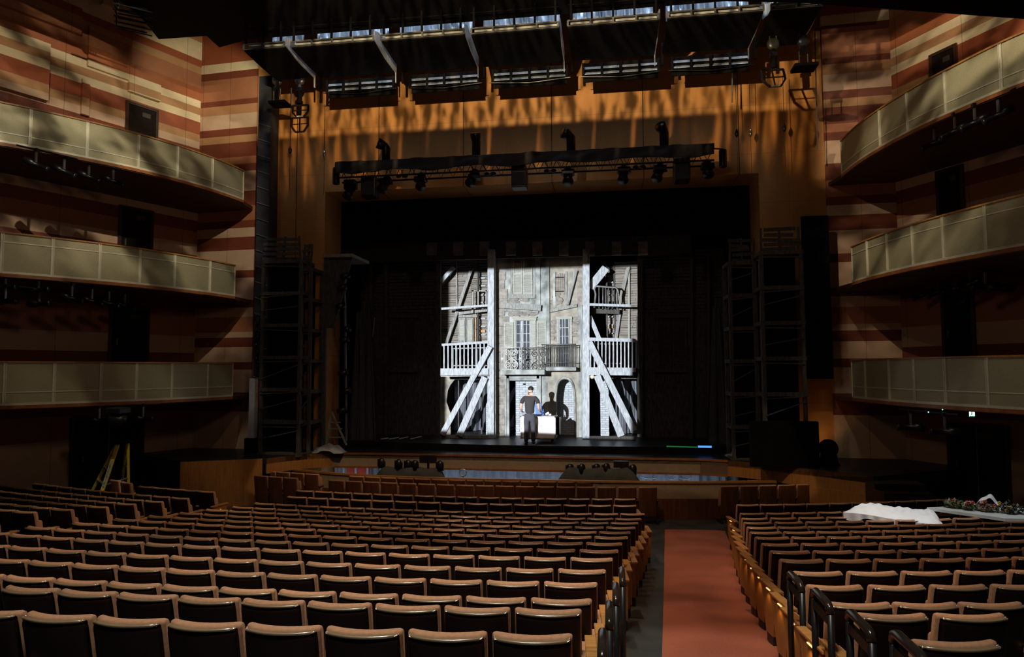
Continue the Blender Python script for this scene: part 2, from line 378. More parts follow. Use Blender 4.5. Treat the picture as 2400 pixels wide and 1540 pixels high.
MB().strip([(4.9, 17.45), (6.0, 16.38)], 0, .87, .04, 1).build('side_panel', WOODV, st)
for x0 in (-11.2, -10.6, -10.0): pass
# show deck on the stage
tag(MB().prism([(-8.6, 20.6), (-7.4, 20.45), (-4.6, 20.1), (-2.1, 19.88), (1.7, 20.05), (3.9, 20.5), (4.5, 31), (-8.8, 31)], 1.302, 1.5).build('show_deck', STAGEF), 'low black show deck laid on top of the stage', 'stage deck')
# orchestra pit
struct(MB().box((-9.6, 17.0, -1.7), (5, 23, -1.6)).build('floor_pit', CONC))
rail = [(x, pit_front(x)) for x in [-9.0, -8.2, -7.4, -6.4, -5.4, -4.4, -3, -1.5, 0, 1.2, 2.2, 3.2, 4.2]]
rl_ = thing('pit_rail', (CX, 17.2, 0), 'curved wooden barrier between the front row and the orchestra pit', 'pit rail')
MB().strip([(x, y) for x, y in rail], -1.6, .90, .05, 1).build('wood_panel', PALEPANEL, rl_)
MB().strip([(x, y-.03) for x, y in rail], .90, .945, .12, 1).build('rail_cap', WOODV, rl_)
MB().strip([(x, y-.05) for x, y in rail], 0.0, .52, .03, 1).build('kick_panel', PANEL2, rl_)
pitback = MB()
def cf(u, v):
    x = -8.8+12.6*u; return Vector((x, 20.6+.09*math.sin(x*9)+.05*math.sin(x*23+1), -1.6+2.5*v))
pitback.grid(cf, 260, 1)
tag(pitback.build('pit_curtain', mat('grey_curtain', (.32, .37, .45), .8)), 'pale grey pleated curtain at the back of the orchestra pit under the stage', 'curtain')
for i, (px, w_, lab) in enumerate(((838, 20, 'left half'), (860, 26, 'right half'))): pass
r = P(838, 1107, 20.3); r2 = P(865, 1107, 20.3)
t = thing('red_cabinet', (r.x+.3, 20.3, -1.6), 'red two-door cabinet in the pit below the left of the stage', 'cabinet')
RED = mat('red_paint', (.5, .06, .04), .4)
MB().box((P(816, 1107, 20.3).x, 20.15, -1.6), (P(838, 1107, 20.3).x, 20.45, .95)).build('door', RED, t)
MB().box((P(840, 1107, 20.3).x, 20.15, -1.6), (P(864, 1107, 20.3).x, 20.45, .95)).build('door', RED, t)
for px in (811, 839, 866): MB().box((P(px, 1107, 20.3).x-.03, 20.1, -1.6), (P(px, 1107, 20.3).x+.03, 20.14, .98)).build('edge_strip', SILVER, t)
# bright cable loops hanging in the pit
for (x0, y0, x1, y1, lab) in ((1500, 1116, 1540, 1119, 'left'), (1565, 1120, 1583, 1119, 'middle'), (1592, 1120, 1622, 1118, 'right')):
    a = P(x0, y0, 19.9); b = P(x1, y1, 19.9)
    tag(MB().tube([a.lerp(b, i/8)-Vector((0, 0, .05*math.sin(PI*i/8))) for i in range(9)], .014, 6).build('cable_loop', WHITECLOTH, smooth=True),
        'white cable sagging under the stage lip, %s of three beside the covered lamps' % lab, 'cable')
# doors in the side walls
DOORM = mat('dark_door', (.012, .007, .006), .6, spec=.15)
def door(n, px0, py0, px1, py1, a, b, zb=None, double=False, nm='door'):
    p = PW(px0, py0, a, b); q = PW(px1, py1, a, b); top = max(p.z, q.z); bot = zb if zb is not None else min(p.z, q.z)
    d = Vector((b[0]-a[0], b[1]-a[1])).normalized(); nn = Vector((d.y, -d.x))
    if nn.dot(Vector((-p.x, -p.y))) < 0: nn = -nn
    p2 = Vector((p.x, p.y)); q2 = Vector((q.x, q.y)); e = (q2-p2).normalized()
    def st_(u0, u1, z0, z1, o0, o1):
        A = p2+e*u0+nn*o0; B = p2+e*u1+nn*o0; s = 1 if Vector((-e.y, e.x)).dot(nn) > 0 else -1
        return MB().strip([(A.x, A.y), (B.x, B.y)], z0, z1, o1-o0, s)
    W = (q2-p2).length
    r = st_(0, W, bot, top, .005, .04).build('door_%d' % n, DOORM); struct(r)
    m_ = st_(-.08, 0, bot, top+.08, .01, .07); k = st_(W, W+.08, bot, top+.08, .01, .07); m_.add(k.v, k.f); k = st_(0, W, top, top+.08, .01, .07); m_.add(k.v, k.f)
    m_.build('door_frame', mat('dark_frame', (.05, .022, .012), .4), r)
    st_(W*.5, W*.8, top-.28, top-.14, .04, .055).build('door_sign', mat('grey_sign', (.05, .045, .04), .5), r)
    if double: st_(W*.5-.012, W*.5+.012, bot, top, .04, .05).build('door_gap', STEEL, r)
    st_(W*.12, W*.12+.03, bot+.95, bot+1.15, .04, .09).build('door_handle', STEEL, r)
    return r
door(1, 300, 243, 362, 318, A1, B1, zb=9.6); door(2, 284, 487, 350, 590, A1, B1, zb=6.6); door(3, 262, 722, 340, 845, A1, B1, zb=3.6)
door(4, 172, 985, 326, 1140, A1, B1, zb=0.25, double=True)
door(5, 2187, 135, 2240, 160, RB1, RA1, zb=9.6); door(6, 2202, 408, 2258, 510, RB1, RA1, zb=6.6); door(7, 2214, 690, 2284, 838, RB1, RA1, zb=3.6)
door(8, 2228, 995, 2366, 1180, RB1, RA1, zb=0.3, double=True)
# ------------------------------------------------------------------ balconies
LC = [(-11.2, 19.3), (-11.2, 18.7), (-11.38, 17.6), (-11.72, 16.5), (-12.2, 15.4), (-12.85, 14.4), (-13.65, 13.35), (-14.8, 12.2), (-16.4, 11), (-18, 10)]
RC = [(6.45, 19.3), (6.42, 18.7), (6.45, 17.6), (6.6, 16.5), (6.85, 15.4), (7.2, 14.4), (7.65, 13.35), (8.4, 12.2), (9.6, 11), (11, 10)]
def dense(c, n=10):
    out = []
    for i in range(len(c)-1):
        p0 = Vector(c[max(i-1, 0)]); p1 = Vector(c[i]); p2 = Vector(c[i+1]); p3 = Vector(c[min(i+2, len(c)-1)])
        for k in range(n):
            t = k/n; out.append(.5*((2*p1)+(p2-p0)*t+(2*p0-5*p1+4*p2-p3)*t*t+(3*p1-p0-3*p2+p3)*t**3))
    out.append(Vector(c[-1])); return out
LCD, RCD = dense(LC), dense(RC)
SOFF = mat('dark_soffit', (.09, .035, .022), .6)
def balcony(curve, side, zt, zb, bead, divs, wallpts, label, endpx):
    t = thing('balcony', (curve[0].x, curve[0].y, zb), label, 'balcony', None)
    s = 1 if side == 'L' else -1
    zz = (zt+zb)/2
    # first index inside the end pixel
    def ppx(v, z=zz): return proj((v.x, v.y, z))[0]
    cut = [v for v in curve if (ppx(v) <= endpx if side == 'L' else ppx(v) >= endpx)]
    pl = [(v.x, v.y) for v in cut]
    # slab
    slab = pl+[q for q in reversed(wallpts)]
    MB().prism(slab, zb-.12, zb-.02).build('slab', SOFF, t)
    # dividers split the front into panels
    idx = [0]
    for d in divs:
        j = min(range(len(cut)), key=lambda i: abs(ppx(cut[i])-d))
        if j > idx[-1]+1: idx.append(j)
    last = max(i for i in range(len(cut)) if -900 < ppx(cut[i]) < 3300)
    step = max(3, idx[-1]-idx[-2]) if len(idx) > 1 else 8
    while idx[-1]+step < len(cut)-1: idx.append(idx[-1]+step)
    idx.append(len(cut)-1)
    for a, b in zip(idx, idx[1:]):
        MB().strip(pl[a:b+1], zb, zt, .06, -s).build('fascia_panel', PERF, t)
    for i in idx:
        e = (cut[min(i+1, len(cut)-1)]-cut[max(i-1, 0)]).normalized(); n = Vector((-e.y, e.x))*s; c = cut[i]
        if i == 0: prof = [(-.01, 0), (.01, 0), (.01, .02), (-.01, .02)]
        else: prof = [(-.033, 0), (.033, 0), (.033, .022), (.017, .022), (.017, .006), (-.017, .006), (-.017, .022), (-.033, .022)]
        MB().prism([tuple(c+e*a_+n*b_) for a_, b_ in prof], zb, zt).build('divider', BRASS, t)
    out = [(p[0], p[1]) for p in pl]
    def offs(d):
        r_ = []
        for i in range(len(cut)):
            e = (cut[min(i+1, len(cut)-1)]-cut[max(i-1, 0)]).normalized(); n = Vector((-e.y, e.x))*s; q = cut[i]+n*d; r_.append((q.x, q.y))
        return r_
    MB().strip(offs(.012), bead-.012, bead+.012, .03, -s).build('bead', BRASS, t)
    MB().strip(offs(.02), zb-.02, zb+.03, .05, -s).build('lower_edge', BRASS, t)
    MB().strip(offs(.03), zb-.10, zb-.022, .06, -s).build('lower_trim', WOODR, t)
    MB().strip(offs(.03), zt, zt+.035, .16, -s).build('rail_cap', WOOD, t)
    return t
WL = [B1, A1, A2]; WR = [RB1, RA1, RA2]
WLp = [(-11.3, 19.7), B1, A1, A2]; WRp = [(6.3, 19.7), RB1, RA1, RA2]
balcony(LCD, 'L', EZ+6.2, EZ+5.3, EZ+5.52, [500, 415, 320, 208, 75], WLp, 'uppermost balcony front on the left wall, steeply rising toward the camera', 571)
balcony(LCD, 'L', EZ+3.17, EZ+2.26, EZ+2.97, [490, 409, 328, 235, 130, 8], WLp, 'middle balcony front on the left wall, bead near its top edge', 553)
balcony(LCD, 'L', EZ+.19, EZ-.77, EZ-.49, [485, 404, 322, 231, 122, 3], WLp, 'lowest balcony front on the left wall, above the yellow ladder', 549)
balcony(RCD, 'R', EZ+6.2, EZ+5.3, EZ+5.52, [2062, 2128, 2221, 2341], WRp, 'uppermost balcony front on the right wall, curling up to the picture edge', 1971)
balcony(RCD, 'R', EZ+3.17, EZ+2.26, EZ+2.97, [2032, 2080, 2137, 2212, 2306], WRp, 'middle balcony front on the right wall, bead near its top edge', 1997)
balcony(RCD, 'R', EZ+.19, EZ-.77, EZ-.49, [2031, 2084, 2143, 2217, 2311], WRp, 'lowest balcony front on the right wall, above the green exit sign', 1997)
# ================================================================== SEATS
def pad_mesh(w, z0, z1, y_at, th, rnd, curve, nu=10):
    """curved slab leaning back: outline rounded along top and bottom; ends sweep forward"""
    prof = []
    K = 4
    for k in range(K+1):
        a = -PI/2+ (PI/2)*k/K; prof.append((-(1)*0, 0))
    m = MB(); prof = []
    for k in range(K+1):
        a = PI*.5*k/K; prof.append((th-rnd+rnd*math.sin(a+0), z0+rnd-rnd*math.cos(a)))          # front bottom
    for k in range(K+1):
        a = PI*.5*k/K; prof.append((th-rnd+rnd*math.cos(a), z1-rnd+rnd*math.sin(a)))
    for k in range(K+1):
        a = PI*.5*k/K; prof.append((rnd-rnd*math.sin(a), z1-rnd+rnd*math.cos(a)))
    for k in range(K+1):
        a = PI*.5*k/K; prof.append((rnd-rnd*math.cos(a), z0+rnd-rnd*math.sin(a)))
    n = len(prof); rings = []
    st_ = [(-w/2, .55), (-w/2+.006, .8)]+[(-w/2+.022+(w-.044)*i/nu, 1) for i in range(nu+1)]+[(w/2-.006, .8), (w/2, .55)]
    cz = (z0+z1)/2; vs = []
    for x, sc in st_:
        ins = (1-sc)*.03
        for (y, z) in prof:
            yy = th/2+(y-th/2)*sc; zc = z-ins if z > cz else z+ins
            vs.append((x, yy+y_at(zc)+curve*(x/(w/2))**2, zc))
    fs = []
    for i in range(len(st_)-1):
        for k in range(n): fs.append((i*n+k, i*n+(k+1) % n, (i+1)*n+(k+1) % n, (i+1)*n+k))
    fs += [tuple(range(n-1, -1, -1)), tuple((len(st_)-1)*n+k for k in range(n))]
    m.add(vs, fs); return m
lean = lambda z: (.9-z)*.20
def seat_parts():
    out = {}
    out['backrest'] = (pad_mesh(.45, .40, .90, lambda z: lean(z)+.012, .066, .026, .05), FABRIC)
    out['back_panel'] = (pad_mesh(.428, .28, .884, lambda z: lean(z)-.030, .05, .042, .047), PANEL)
    sm = pad_mesh(.40, .36, .74, lambda z: .15+(.74-z)*.14, .08, .035, 0, 4); out['seat'] = (sm, FABRIC)
    out['top_trim'] = (pad_mesh(.418, .873, .891, lambda z: lean(z)-.030, .036, .0085, .048), TRIM)
    a = MB(); a.box((.218, .02, .545), (.272, .36, .58)); a.box((.228, .1, .0), (.262, .3, .545)); out['armrest'] = (a, FABRIC)
    return out
SP = seat_parts()
def seat_full_parts():
    out = {}
    out['backrest'] = (pad_mesh(.445, .42, .90, lambda z: lean(z)*.6+.012, .08, .026, .028), FABRIC)
    out['back_panel'] = (pad_mesh(.435, .17, .885, lambda z: lean(z)*.6-.012, .03, .012, .028), PANEL2)
    out['seat'] = (pad_mesh(.42, .36, .80, lambda z: .17+(.8-z)*.12, .09, .04, 0, 4), FABRIC)
    a = MB(); a.box((.222, .06, .545), (.27, .36, .58)); a.box((.232, .12, .14), (.26, .3, .545)); out['armrest'] = (a, PANEL2)
    b = MB(); b.box((-.24, .08, .07), (.24, .12, .11)); b.box((-.24, .0, 0), (-.20, .34, .07)); b.box((.20, 0, 0), (.24, .34, .07)); out['base'] = (b, FOOT)
    return out
SF = seat_full_parts()
def proto(parts, name):
    r = bpy.data.objects.new(name, None); COL.objects.link(r)
    for k, (m, mt) in parts.items(): m.build(k, mt, r, smooth=(k in ('backrest', 'seat', 'back_panel', 'top_trim')), local=True)
    for ch in r.children:
        if ch.name.startswith(('backrest', 'seat', 'back_panel')):
            pass
    return r
def end_parts(parent, side):
    """wooden end standard with cap and little aisle lamp; side=+1 right, -1 left"""
    x0, x1 = (.262, .318) if side > 0 else (-.318, -.262)
    if side < 0:
        a = MB(); a.box((-.272, .02, .545), (-.218, .36, .58)); a.build('armrest', FABRIC, parent, local=True)
    MB().prismX([(-.02, .575), (.37, .575), (.33, .3), (.27, .1), (.08, .1), (.03, .3)], x0, x1).build('end_panel', WOODV, parent, local=True)
    MB().box((x0-.012, -.05, .58), (x1+.012, .42, .605)).build('arm_cap', WOOD, parent, local=True, bevel=.006)
    MB().box((x0+.005, .09, 0), (x1-.005, .26, .1)).build('foot', FOOT, parent, local=True)
    xx = x1+.002 if side > 0 else x0-.014
    MB().box((xx, .12, .560), (xx+.010, .21, .568)).build('aisle_lamp', mat('warm_lamp', (1, .7, .3), emit=((1, .62, .22), 1.6)), parent, local=True)
LXR = {1:-9.3,2:-9.3,3:-9.3,4:-9.3,5:-9.3,6:-9.25,7:-9.2,8:-9.12,9:-9.05,10:-8.92,11:-8.85,12:-8.78,13:-8.72,14:-8.66,15:-8.6}
CXR = [-.19,-.17,-.11,-.08,-.01,.06,.13,.18,.27,.32,.42,.49,.57,.67,.55,.59,1.19,1.06]
CXL = [-7.9,-7.9,-7.9,-7.9,-7.9,-7.85,-7.79,-7.59,-7.49,-7.36,-7.31,-7.22,-7.12,-7.08,-6.76,-7.27,-7.31,-7.04]
RXL = [1.60,1.58,1.55,1.59,1.66,1.75,1.80,1.84,1.91,1.97,2.08,2.14,2.25,2.37,2.47,None,2.69,2.57]
def arc_pos(r, x):
    R = 44-r; return Vector((x, 44-math.sqrt(R*R-(x+3)**2)))
seats = []   # (pos, row, block, ordinal, end side, full)
def add_row(row, block, xa, xb, anchor, full=False, nmax=99):
    """seats between x=xa and xb along the arc, anchored at one side"""
    r = RY[row-1]; R = 44-r
    aa = math.asin((xa+3)/R); ab = math.asin((xb+3)/R); L_ = (ab-aa)*R; n = max(1, min(nmax, round(L_/.492))); s = L_/n if L_/n < .56 else .492
    s = .492 if nmax < 99 else s
    for i in range(n):
        if anchor == 'R': th = ab-(i+.5)*s/R
        else: th = aa+(i+.5)*s/R
        pos = Vector((-3+R*math.sin(th), 44-R*math.cos(th)))
        end = 0
        if i == 0: end = 1 if anchor == 'R' else -1
        if block == 'centre' and i == n-1: end = -1
        seats.append((pos, row, block, i+1, end, full, th))
for row in range(1, 19):
    full = row >= 17
    add_row(row, 'centre', CXL[row-1], CXR[row-1], 'R', full)
    if RXL[row-1] is not None:
        if row <= 14: add_row(row, 'right', RXL[row-1], 7.6, 'L')
        elif row == 15: add_row(row, 'right', RXL[row-1], 7.0, 'L')
        elif row == 17: add_row(row, 'right', RXL[row-1], 5.9, 'L', True, 6)
        elif row == 18: add_row(row, 'right', RXL[row-1], 5.2, 'L', True, 5)
    if row in LXR:
        xl = {14: -13.6, 13: -14.6, 15: -10.8}.get(row, -15.5)
        add_row(row, 'left', xl, LXR[row], 'R')
    if row == 17: add_row(row, 'front left', -9.9, P(666, 1118, RY[16]).x+.1, 'R', True, 3)
    if row == 18: add_row(row, 'front left', -12, P(720, 1107, RY[17]).x+.1, 'R', True, 5)
vis = []
for sd in seats:
    pos = sd[0]; z = floor_z(pos.x, pos.y)
    px, py = proj((pos.x, pos.y, z+.9)); d = (pos-Vector((0, 0))).length
    wall_ok = pos.x > -16.5+ (pos.y-14)*.35
    if -70 < px < 2470 and py < 1600 and pos.y > 1 and wall_ok: vis.append((d, px, py, z, sd))
vis.sort(key=lambda t: t[0])
pA = proto(SP, 'theatre_seat'); pF = proto(SF, 'theatre_seat')
ORD = ['zeroth','first','second','third','fourth','fifth','sixth','seventh','eighth','ninth','tenth','eleventh','twelfth','thirteenth','fourteenth','fifteenth','sixteenth','seventeenth','eighteenth','nineteenth','twentieth','twenty-first','twenty-second','twenty-third','twenty-fourth']
CW = {'centre': 'centre block', 'right': 'right block', 'left': 'left block', 'front left': 'front left group'}
endR = bpy.data.objects.new('tmp_r', None); endL = bpy.data.objects.new('tmp_l', None); COL.objects.link(endR); COL.objects.link(endL)
end_parts(endR, 1); end_parts(endL, -1)
stuff = []
lamps = []
for i, (d, px, py, z, (pos, row, block, k, end, full, th)) in enumerate(vis):
    ang = math.atan2(44-pos.y, -3-pos.x)-PI/2
    M = Matrix.Translation((pos.x, pos.y, z)) @ Matrix.Rotation(ang, 4, 'Z')
    if end and not full: lamps.append((M @ Vector((.36*end, .17, .545)), M @ Vector((.30*end, .17, .1)), px, d))
    if i >= 300 and not (end and not full and i < 0): stuff.append((M, full, end)); continue
    src = pF if full else pA
    o = bpy.data.objects.new('theatre_seat', None); COL.objects.link(o); o.empty_display_size = .1
    o.location = (pos.x, pos.y, z); o.rotation_euler = (0, 0, ang)
    for ch in src.children:
        c = ch.copy(); COL.objects.link(c); c.parent = o
    if end and not full:
        for ch in (endR if end > 0 else endL).children:
            c = ch.copy(); COL.objects.link(c); c.parent = o
    tail = {'centre': 'left of the carpeted aisle', 'right': 'right of the carpeted aisle', 'left': 'left of the left aisle', 'front left': 'from its right end'}[block]
    tag(o, 'brown seat, %s, %s row from camera, %s %s' % (CW[block], ORD[row], ORD[k], tail), 'seat', 'brown velvet theatre seats in curved rows')
# distant seats as one mesh
def join_seats(lst, name):
    mats = [FABRIC, PANEL, PANEL2, WOODV, WOOD, FOOT, TRIM]; mi = {m.name: i for i, m in enumerate(mats)}
    V = []; Fc = []; I = []
    for M, full, end in lst:
        for k, (m, mt) in (SF if full else SP).items():
            o_ = len(V); V += [M @ v for v in m.v]; Fc += [tuple(q+o_ for q in f) for f in m.f]; I += [mi[mt.name]]*len(m.f)
        if end and not full:
            e = MB(); x0, x1 = (.262, .318) if end > 0 else (-.318, -.262)
            e.prismX([(-.02, .575), (.37, .575), (.33, .3), (.27, .1), (.08, .1), (.03, .3)], x0, x1); o_ = len(V)
            V += [M @ v for v in e.v]; Fc += [tuple(q+o_ for q in f) for f in e.f]; I += [3]*len(e.f)
            e = MB(); e.box((x0-.012, -.05, .58), (x1+.012, .42, .605)); o_ = len(V)
            V += [M @ v for v in e.v]; Fc += [tuple(q+o_ for q in f) for f in e.f]; I += [4]*len(e.f)
    me = bpy.data.meshes.new(name); me.from_pydata(V, [], Fc); me.update()
    for m in mats: me.materials.append(m)
    me.polygons.foreach_set('material_index', I); me.polygons.foreach_set('use_smooth', [i in (0, 1, 2, 6) for i in I])
    import bmesh
    bm = bmesh.new(); bm.from_mesh(me); bmesh.ops.recalc_face_normals(bm, faces=bm.faces); bm.to_mesh(me); bm.free()
    o = bpy.data.objects.new(name, me); COL.objects.link(o); return o
if stuff:
    tag(join_seats(stuff, 'theatre_seats'), 'remaining brown velvet seats of the far rows toward the orchestra pit', 'seats', None, 'stuff')
print('seats visible', len(vis), 'stuff', len(stuff))
for r in (pA, pF, endR, endL):
    for ch in list(r.children): bpy.data.objects.remove(ch)
    bpy.data.objects.remove(r)
# small aisle lamps really light the end panels
for (a, b, px, d) in lamps:
    if d < 17 and -30 < px < 2430:
        l = spot('aisle_lamp_light', a, b, .8, (1, .55, .16), 100, .9, .012)
# loose wheeled seats near the left front
def loose(px, py, Y, rot, label, down=True):
    p = P(px, py, Y); z = floor_z(p.x, p.y)
    p = PZ(px, py, z+.9); z = floor_z(p.x, p.y)
    o = thing('loose_seat', (p.x, p.y, z), label, 'seat', 'loose brown seats pulled out of the rows'); o.rotation_euler = (0, 0, rot)
    pad_mesh(.445, .42, .90, lambda z: lean(z)*.6+.012, .08, .026, .028).build('backrest', FABRIC, o, True, True)
    pad_mesh(.435, .20, .885, lambda z: lean(z)*.6-.012, .03, .012, .028).build('back_panel', PANEL2, o, True, True)
    s_ = MB(); s_.box((-.21, .1, .38), (.21, .52, .47)); s_.build('seat', FABRIC, o, local=True, bevel=.03)
    for sx in (-1, 1):
        a = MB(); a.box((sx*.235-.02, .06, .545), (sx*.235+.02, .40, .58)); a.box((sx*.235-.014, .12, .05), (sx*.235+.014, .3, .545)); a.build('armrest', FABRIC, o, local=True)
    b = MB(); b.box((-.24, .02, 0), (-.20, .36, .05)); b.box((.20, .02, 0), (.24, .36, .05)); b.box((-.24, .1, .03), (.24, .14, .07)); b.build('base', FOOT, o, local=True)
    return o
loose(482, 1100, 16.5, -.55, 'loose brown seat in front of the side stage box, left one of the pair')
loose(530, 1104, 16.2, -.5, 'loose brown seat in front of the side stage box, right one of the pair')
loose(262, 1122, 14.5, -.35, 'loose brown seat right behind the yellow ladder, left one of two')
loose(290, 1128, 14.2, -.45, 'loose brown seat right of the yellow ladder, its cushion folded down')
# black aisle handrails
def handrail(px, py, x, row, lab):
    y = RY[row-1]-.1
    p = PZ(px, py, EZ-drops[row-1]+.10)
    zf = floor_z(p.x, p.y); top = p.z
    t = thing('aisle_handrail', (p.x, p.y, zf), lab, 'handrail', 'black handrails at the row ends')
    L_ = .36
    pts = [(p.x, p.y-L_/2, top-.05), (p.x, p.y-L_/2+.015, top-.015), (p.x, p.y-L_/2+.05, top), (p.x, p.y+L_/2-.05, top), (p.x, p.y+L_/2-.015, top-.015), (p.x, p.y+L_/2, top-.05)]
    MB().tube(pts, .027, 10).build('handle', mat('bronze_handle', (.05, .04, .035), .2, .6), t, True)
    for s in (-1, 1): MB().tube([(p.x, p.y+s*L_/2, zf), (p.x, p.y+s*L_/2, top-.05)], .024, 8).build('leg', BLK2, t, True)
    MB().bar((p.x, p.y-L_/2, top-.10), (p.x, p.y+L_/2, top-.10), .03, .06, (0, 0, 1)).build('crossbar', BLK2, t)
for i, (px, py, row) in enumerate([(1458, 1345, 5), (1443, 1384, 4), (1428, 1432, 3), (1412, 1503, 2)]):
    handrail(px, py, 0, row, 'black handrail loop left of the carpet, %s from the camera' % ['fourth', 'third', 'second', 'nearest'][i])
for i, (px, py, row) in enumerate([(1864, 1356, 4), (1926, 1400, 3), (2015, 1456, 2), (2130, 1512, 1)]):
    handrail(px, py, 0, row, 'black handrail loop right of the carpet, %s from the camera' % ['fourth', 'third', 'second', 'nearest'][i])
# ================================================================== SCENERY
WP = mat('weathered_white_paint', (.50, .53, .56), .85, noise=.3, scale=9, stretch=(3, 3, .6), bump=.2, col2=(.27, .30, .33), spec=.2)
GREYW = mat('weathered_grey_wood', (.34, .35, .33), .8, scale=8, stretch=(4, 4, .6), bump=.25, col2=(.15, .15, .14))
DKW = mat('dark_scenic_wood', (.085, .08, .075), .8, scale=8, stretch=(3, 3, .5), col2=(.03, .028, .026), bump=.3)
PLAST = mat('mottled_plaster', (.46, .49, .48), .85, scale=2.6, bump=.45, col2=(.13, .14, .13), spec=.2)
PLAST2 = mat('cracked_plaster_tan', (.40, .37, .30), .85, scale=4, bump=.4, col2=(.2, .19, .17))
STONE = mat('quoin_stone', (.34, .31, .27), .85, scale=7, bump=.5, col2=(.17, .16, .15))
SHUT = mat('shutter_paint', (.40, .41, .36), .75, scale=10, stretch=(.6, 1, 6), col2=(.26, .27, .24))
SLAT1 = mat('slat_grey_brown', (.34, .31, .27), .8, scale=5, stretch=(.5, 1, 8), col2=(.14, .125, .11), bump=.2)
ORNG = mat('bare_pine', (.5, .3, .14), .7, scale=6, col2=(.25, .16, .09))
IRON = mat('painted_iron', (.55, .57, .58), .5, .3, noise=.2)
IRON2 = mat('dark_iron', (.15, .15, .15), .5, .4, noise=.3)
GLASSD = mat('dark_pane', (.05, .055, .065), .6, spec=.15)
BRICKW = brick_mat('whitewashed_brick', (.52, .56, .60), (.38, .41, .45), (.25, .27, .3), bw=.21, bh=.075)
GDRAPE = mat('grey_drape', (.22, .24, .28), .85, scale=1.5, col2=(.10, .11, .13))
YF = 22.0
def prect(mb, x0, y0, x1, y1, Y, th):
    """box whose front face covers a rectangle of the elevation at depth Y"""
    a = P(x0, (y0+y1)/2, Y); b = P(x1, (y0+y1)/2, Y); t = P((x0+x1)/2, y0, Y); u = P((x0+x1)/2, y1, Y)
    return mb.box((a.x, Y, u.z), (b.x, Y+th, t.z))
def pbar(mb, x0, y0, x1, y1, Y, w, th, Y2=None):
    return mb.bar(P(x0, y0, Y), P(x1, y1, Y2 or Y), w, th)
def rect(name, m, parent, x0, y0, x1, y1, Y, th, **k): return prect(MB(), x0, y0, x1, y1, Y, th).build(name, m, parent, **k)
def beam(name, m, parent, x0, y0, x1, y1, Y, w, th, **k): return pbar(MB(), x0, y0, x1, y1, Y, w, th).build(name, m, parent, **k)
DZ = 1.5
def slat_wall(x0, y0, x1, y1, Y, pitch=.085, seed=1, gap=.0):
    R_ = random.Random(seed); a = P(x0, (y0+y1)/2, Y); b = P(x1, (y0+y1)/2, Y); zt = P((x0+x1)/2, y0, Y).z; zb = P((x0+x1)/2, y1, Y).z
    mb = MB(); z = zb
    while z < zt:
        x = a.x
        while x < b.x-.05:
            L_ = min(R_.uniform(.5, 1.3), b.x-x); dz = R_.uniform(-.008, .008); tilt = R_.uniform(.006, .03)
            if R_.random() > gap:
                hh = pitch*.94
                mb.add([(x, Y-tilt, z+dz), (x+L_-.01, Y-tilt, z+dz+R_.uniform(-.006, .006)), (x+L_-.01, Y+.02, z+hh), (x, Y+.02, z+hh),
                        (x, Y+.03, z+dz), (x+L_-.01, Y+.03, z+dz), (x+L_-.01, Y+.035, z+hh), (x, Y+.035, z+hh)],
                       [(0, 1, 2, 3), (7, 6, 5, 4), (0, 4, 5, 1), (3, 2, 6, 7), (0, 3, 7, 4), (1, 5, 6, 2)])
            x += L_
        z += pitch
    return mb
def shutter(parent, x0, y0, x1, y1, Y, m=None, n=None, name='shutter'):
    """louvred leaf: frame and slats in one mesh"""
    m = m or SHUT; a = P(x0, (y0+y1)/2, Y); b = P(x1, (y0+y1)/2, Y); zt = P((x0+x1)/2, y0, Y).z; zb = P((x0+x1)/2, y1, Y).z
    fw = min(.05, (b.x-a.x)*.2); mb = MB()
    mb.box((a.x, Y, zb), (a.x+fw, Y+.04, zt)); mb.box((b.x-fw, Y, zb), (b.x, Y+.04, zt))
    mb.box((a.x+fw, Y, zb), (b.x-fw, Y+.04, zb+.07)); mb.box((a.x+fw, Y, zt-.06), (b.x-fw, Y+.04, zt)); mb.box((a.x+fw, Y, (zb+zt)/2-.03), (b.x-fw, Y+.04, (zb+zt)/2+.03))
    z = zb+.08
    while z < zt-.08:
        if abs(z-(zb+zt)/2) > .05: mb.add([(a.x+fw, Y+.005, z), (b.x-fw, Y+.005, z), (b.x-fw, Y+.03, z+.035), (a.x+fw, Y+.03, z+.035)], [(0, 1, 2, 3)])
        z += .05
    mb.box((a.x+fw, Y+.035, zb), (b.x-fw, Y+.04, zt))
    return mb.build(name, m, parent)
# ---- central house
house = thing('scenic_house', (P(1265, 1020, 22.5).x, 22.5, DZ), 'weathered grey house front with two balconies at the centre of the stage', 'stage set')
HY = 22.5
# main wall: left face flat, with door hole; right face slightly angled, with arch hole
xa = P(1161, 800, HY).x; xd0 = P(1193, 950, HY).x; xd1 = P(1258, 950, HY).x; xc = P(1283, 800, HY).x; xr = P(1369, 800, HY).x
zt = P(1265, 575, HY).z; zd = P(1225, 892, HY).z; zdb = DZ
mb = MB(); mb.box((xa, HY, DZ), (xd0, HY+.18, zt)); mb.box((xd1, HY, DZ), (xc, HY+.18, zt)); mb.box((xd0, HY, zd), (xd1, HY+.18, zt))
mb.build('wall', PLAST, house)
xa0 = P(1304, 950, HY).x; xa1 = P(1346, 950, HY).x; zap = P(1325, 889, HY).z; xm = (xa0+xa1)/2; zsp = zap-.62
mb = MB(); arch = []
NA = 12
for i in range(NA+1):
    t = i/NA; x = xa0+(xa1-xa0)*t; arch.append((x, zsp+(zap-zsp)*math.sqrt(max(0, 1-(2*t-1)**2))**.8))
pol = [(xc, DZ), (xa0, DZ)]+arch+[(xa1, DZ), (xr, DZ), (xr, zt), (xc, zt)]
